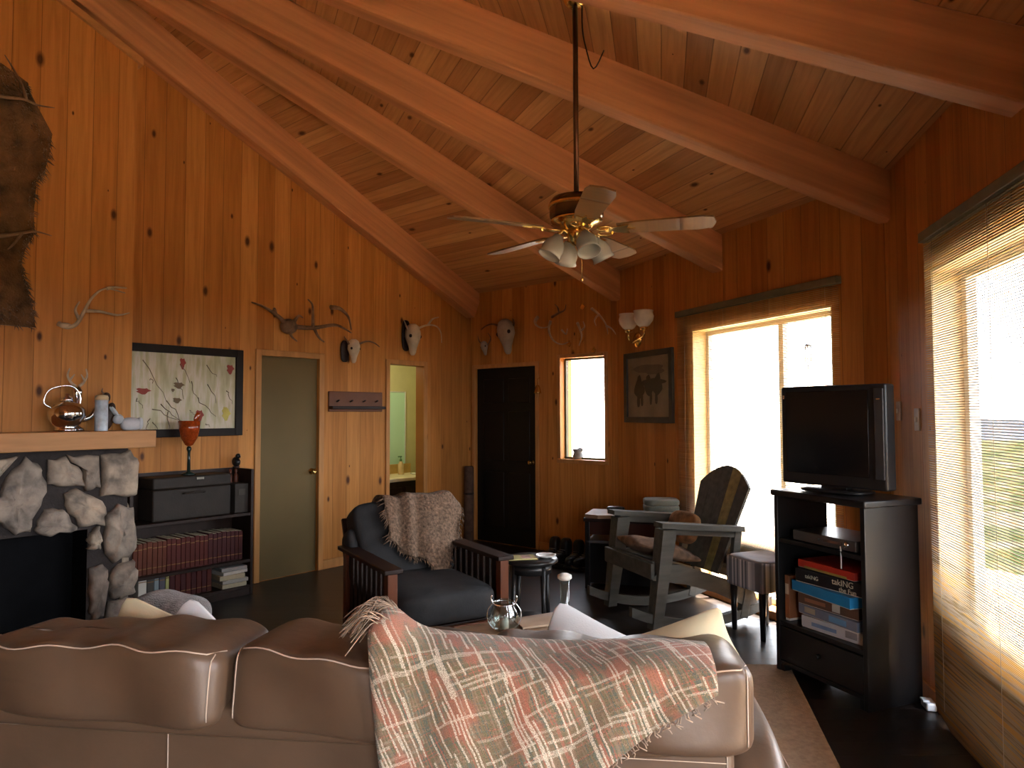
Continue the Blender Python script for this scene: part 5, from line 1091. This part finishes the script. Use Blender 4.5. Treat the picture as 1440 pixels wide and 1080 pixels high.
# ------------------------------------------------------------------ tall black cabinet with television
W2d = W2.d; TVO = Vector((1.775, 3.55, 0)); MA = W2.mat(); TVM = Matrix.Translation(TVO) @ MA.to_3x3().to_4x4()      # x: along the cabinet front (0 at its corner, -.63 far end), y: depth
DW, DD, DH_ = .63, .385, 1.05
t = thing('media_cabinet', 'tall black open cabinet holding the television and board games in the corner', 'cabinet', TVM)
b = MB(); b.box((-DW / 2, DD / 2, DH_ - .018), (DW + .03, DD + .03, .036), bev=.008); b.build('top_board', M_BLACK, t)
for x in (-.014, -DW + .014): b = MB(); b.box((x, DD / 2, DH_ / 2 - .018), (.028, DD, DH_ - .036), bev=.003); b.build('side_panel', M_BLACK, t)
for z in (.76, .285, .06): b = MB(); b.box((-DW / 2, DD / 2, z), (DW - .056, DD - .01, .024), bev=.002, segs=1); b.build('shelf', M_BLACK, t)
b = MB(); b.box((-DW / 2, DD - .008, .40), (DW - .05, .01, .70)); b.build('back_panel', M_BLACK, t)
for x in (-.03, -DW + .03): b = MB(); b.box((x, .03, .024), (.05, .05, .048)); b.build('foot', M_BLACK, t)
b = MB(); b.box((-DW / 2, .012, .17), (DW - .06, .018, .19), bev=.003); dr = b.build('drawer', M_BLACK, t)
b = MB(); b.tube([(-DW / 2, 0, .18), (-DW / 2, -.022, .18)], .012, 10); b.build('knob', M_BLACK, dr)
# television
tl = Vector((1.614, 4.195)); tr_ = Vector((1.95, 3.65)); td = (tr_ - tl).normalized(); tc_ = (tl + tr_) / 2; tw = (tr_ - tl).length
TVT = Matrix(((td.x, -td.y, 0, tc_.x), (td.y, td.x, 0, tc_.y), (0, 0, 1, DH_), (0, 0, 0, 1)))
t = thing('television', 'black flat television standing on the tall black cabinet', 'television', TVT)
b = MB(); b.box((0, .045, .318), (tw, .09, .565), bev=.012); b.build('casing', M_BLKPLASTIC, t)
b = MB(); b.box((-.03, -.002, .335), (tw - .13, .006, .47), bev=.002, segs=1); b.build('screen', M_SCREEN, t)
b = MB(); b.box((tw / 2 - .035, -.004, .335), (.05, .01, .48), bev=.003); b.build('speaker_strip', mat('dark grey speaker cloth', (.03, .03, .033), .6), t)
b = MB(); b.box((0, .05, .03), (.16, .06, .03), bev=.006); b.build('neck', M_BLKPLASTIC, t)
b = MB(); b.puff((0, .05, .012), (.38, .22, .024), k=4, sub=8); b.build('stand_base', M_BLKPLASTIC, t)
b = MB(); b.box((tw / 2 - .035, -.0098, .52), (.02, .002, .006)); b.box((-tw / 2 + .02, -.0012, .54), (.012, .002, .02)); b.build('badge', M_CHROME, t)
# disc player
t = thing('disc_player', 'dark grey disc player with loose cables on the upper shelf of the black cabinet', 'player', TVM @ Matrix.Translation((-.29, .17, .773)))
b = MB(); b.box((0, 0, .032), (.43, .30, .055), bev=.004); b.build('case', mat('dark grey metal', (.11, .10, .095), .3, .5), t)
b = MB(); b.box((.05, -.151, .034), (.16, .004, .014)); b.build('disc_tray', M_CHROME, t)
b = MB(); b.lathe([(0, 0), (.016, 0), (.016, .01), (0, .01)], 14, Matrix.Translation((.16, -.15, .036)) @ Matrix.Rotation(R(90), 4, 'X')); b.build('dial', M_CHROME, t)
b = MB(); b.tube(smooth_pts([Vector(v) for v in ((.12, -.152, .02), (.13, -.16, -.0), (.14, -.17, -.05), (.135, -.165, -.09))]), .004, 5); b.build('cable', mat('pale cable', (.6, .6, .6), .5), t)
# board games
def text_mesh(s, size, parent, M, m):
    cu = bpy.data.curves.new('lettering', 'FONT'); cu.body = s; cu.size = size; cu.align_x = 'CENTER'; cu.align_y = 'CENTER'; cu.extrude = .0006
    me_o = bpy.data.objects.new('tmp', cu); COL.objects.link(me_o); dg = bpy.context.evaluated_depsgraph_get(); me = bpy.data.meshes.new_from_object(me_o.evaluated_get(dg)); bpy.data.objects.remove(me_o)
    o = bpy.data.objects.new('lettering', me); me.materials.append(m); COL.objects.link(o); o.parent = parent; o.matrix_local = M; return o
def game(lab, x, y, z, w, d, h, col, rz=0., lid=None, txt=None, upright=False, marks=()):
    o = thing('board_game', lab, 'board game', TVM @ Matrix.Translation((x, y, z)) @ Matrix.Rotation(rz, 4, 'Z'))
    m1 = mat('game box ' + lab[:28], col, .4, var=.12, scale=9)
    hs = h * .45
    b = MB(); b.box((0, 0, hs / 2), (w - .006, d - .006, hs)); b.build('tray', mat('white box card', (.55, .54, .5), .6), o)
    b = MB(); b.box((0, 0, h * .52 + .0), (w, d, h * .94), bev=.0025, segs=1); ld = b.build('lid', lid or m1, o)
    for (mx, mz, mw, mh, mc, face) in marks:
        b = MB()
        if face == 'f': b.box((mx, -d / 2 - .0006, mz), (mw, .0012, mh))
        else: b.box((w / 2 + .0006, mx, mz), (.0012, mw, mh))
        b.build('printed_patch', mat('print %.2f %.2f %.2f' % mc, mc, .4), ld)
    if txt:
        for (s_, size, mx, mz) in txt: text_mesh(s_, size, ld, Matrix.Translation((mx, -d / 2 - .0008, mz)) @ Matrix.Rotation(R(90), 4, 'X'), mat('pale print', (.62, .6, .48), .5))
    return o
G = .299
wht = (.6, .6, .58)
game('white puzzle box with blue print lowest in the black cabinet', -.27, .17, G, .40, .26, .065, (.46, .47, .5), R(4), marks=((-.05, .03, .16, .02, (.16, .24, .4), 'f'), (.12, .035, .07, .035, (.2, .2, .22), 'f')))
game('grey and blue game box second from the bottom in the black cabinet', -.28, .165, G + .067, .42, .27, .055, (.16, .19, .26), R(-3), marks=((.08, .028, .12, .03, (.12, .28, .5), 'f'), (-.12, .03, .08, .03, (.4, .36, .28), 'f')))
game('brown game box third from the bottom in the black cabinet', -.29, .17, G + .124, .40, .27, .06, (.11, .06, .04), R(2), marks=((.06, .03, .05, .04, (.45, .44, .4), 'f'), (-.08, .03, .14, .02, (.3, .13, .07), 'f')))
game('bright blue game box in the middle of the black cabinet stack', -.30, .150, G + .186, .44, .28, .06, (.022, .22, .48), R(-5))
game('black game box with pale lettering under the red one', -.28, .165, G + .248, .43, .28, .075, (.012, .012, .014), R(3), txt=(('takING', .045, .10, .05), ('the Fun', .035, .13, .016), ('takING', .03, -.10, .04)))
game('red game box on top of the stack in the black cabinet', -.29, .17, G + .325, .40, .27, .045, (.42, .035, .022), R(-2), marks=((.0, .008, .3, .012, (.28, .25, .06), 'f'),))
for k, (x, lab, c) in enumerate(((-.042, 'pale upright game box against the near side of the black cabinet', (.34, .32, .26)),)): game(lab, x, .16, G, .022, .25, .34, c, marks=((0, .25, .016, .05, (.5, .48, .42), 'f'), (0, .1, .016, .12, (.03, .03, .03), 'f')))
game('orange brown upright game box at the far side of the black cabinet', -.575, .16, G, .035, .25, .26, (.22, .09, .04), marks=((0, .18, .026, .06, (.5, .4, .3), 'f'),))
# doorstop by the glass door
q = floor_at(1318, 974); t = thing('door_stop', 'small white block on the floor by the wall near the glass door', 'door stop', W3.mat(W3.hit(1318, 968)[0], .04, .0)); b = MB(); b.box((0, 0, .022), (.09, .05, .04), bev=.008); b.build('block', mat('white plastic', (.7, .72, .74), .4), t)
b = MB(); b.box((0, -.02, .044), (.05, .03, .01), bev=.003); b.build('grip', mat('white plastic', (.7, .72, .74)), t)
# wind ornament outside the glass door
q = at(1136, 486, 7.0); t = thing('wind_chime', 'small dark chime hanging outside the glass door behind the television', 'wind chime', Matrix.Translation(q))
b = MB(); b.lathe([(0, 0), (.045, -.01), (.015, .02), (0, .025)], 12); b.build('cap', M_BLACK, t)
b = MB(); b.tube([(0, 0, .03), (0, 0, ceil_z(2.2, 6.0) - q.z + .2)], .002, 4); b.build('cord', M_BLACK, t)
for k in range(3): b = MB(); b.tube([(.03 * math.cos(k * 2.1), .03 * math.sin(k * 2.1), -.01), (.03 * math.cos(k * 2.1), .03 * math.sin(k * 2.1), -.16 - .05 * k)], .007, 6); b.build('chime_tube', mat('grey chime metal', (.35, .35, .35), .4, .6), t)

# repeats of one kind share a group
GROUPS = {'mounted_antler': 'antlers mounted on the walls', 'mounted_skull': 'skulls mounted on the walls', 'brass_tag': 'brass tags above the narrow window', 'throw_pillow': 'pale pillows on the sofa', 'board_game': 'board games in the black cabinet', 'magazine': 'magazines and catalogues', 'woven_blind': 'woven blinds over the glass doors', 'light_switch': 'wall plates by the black cabinet'}
for o in bpy.data.objects:
    k = o.name.split('.')[0]
    if k in GROUPS and o.parent is None and 'group' not in o.keys(): o['group'] = GROUPS[k]
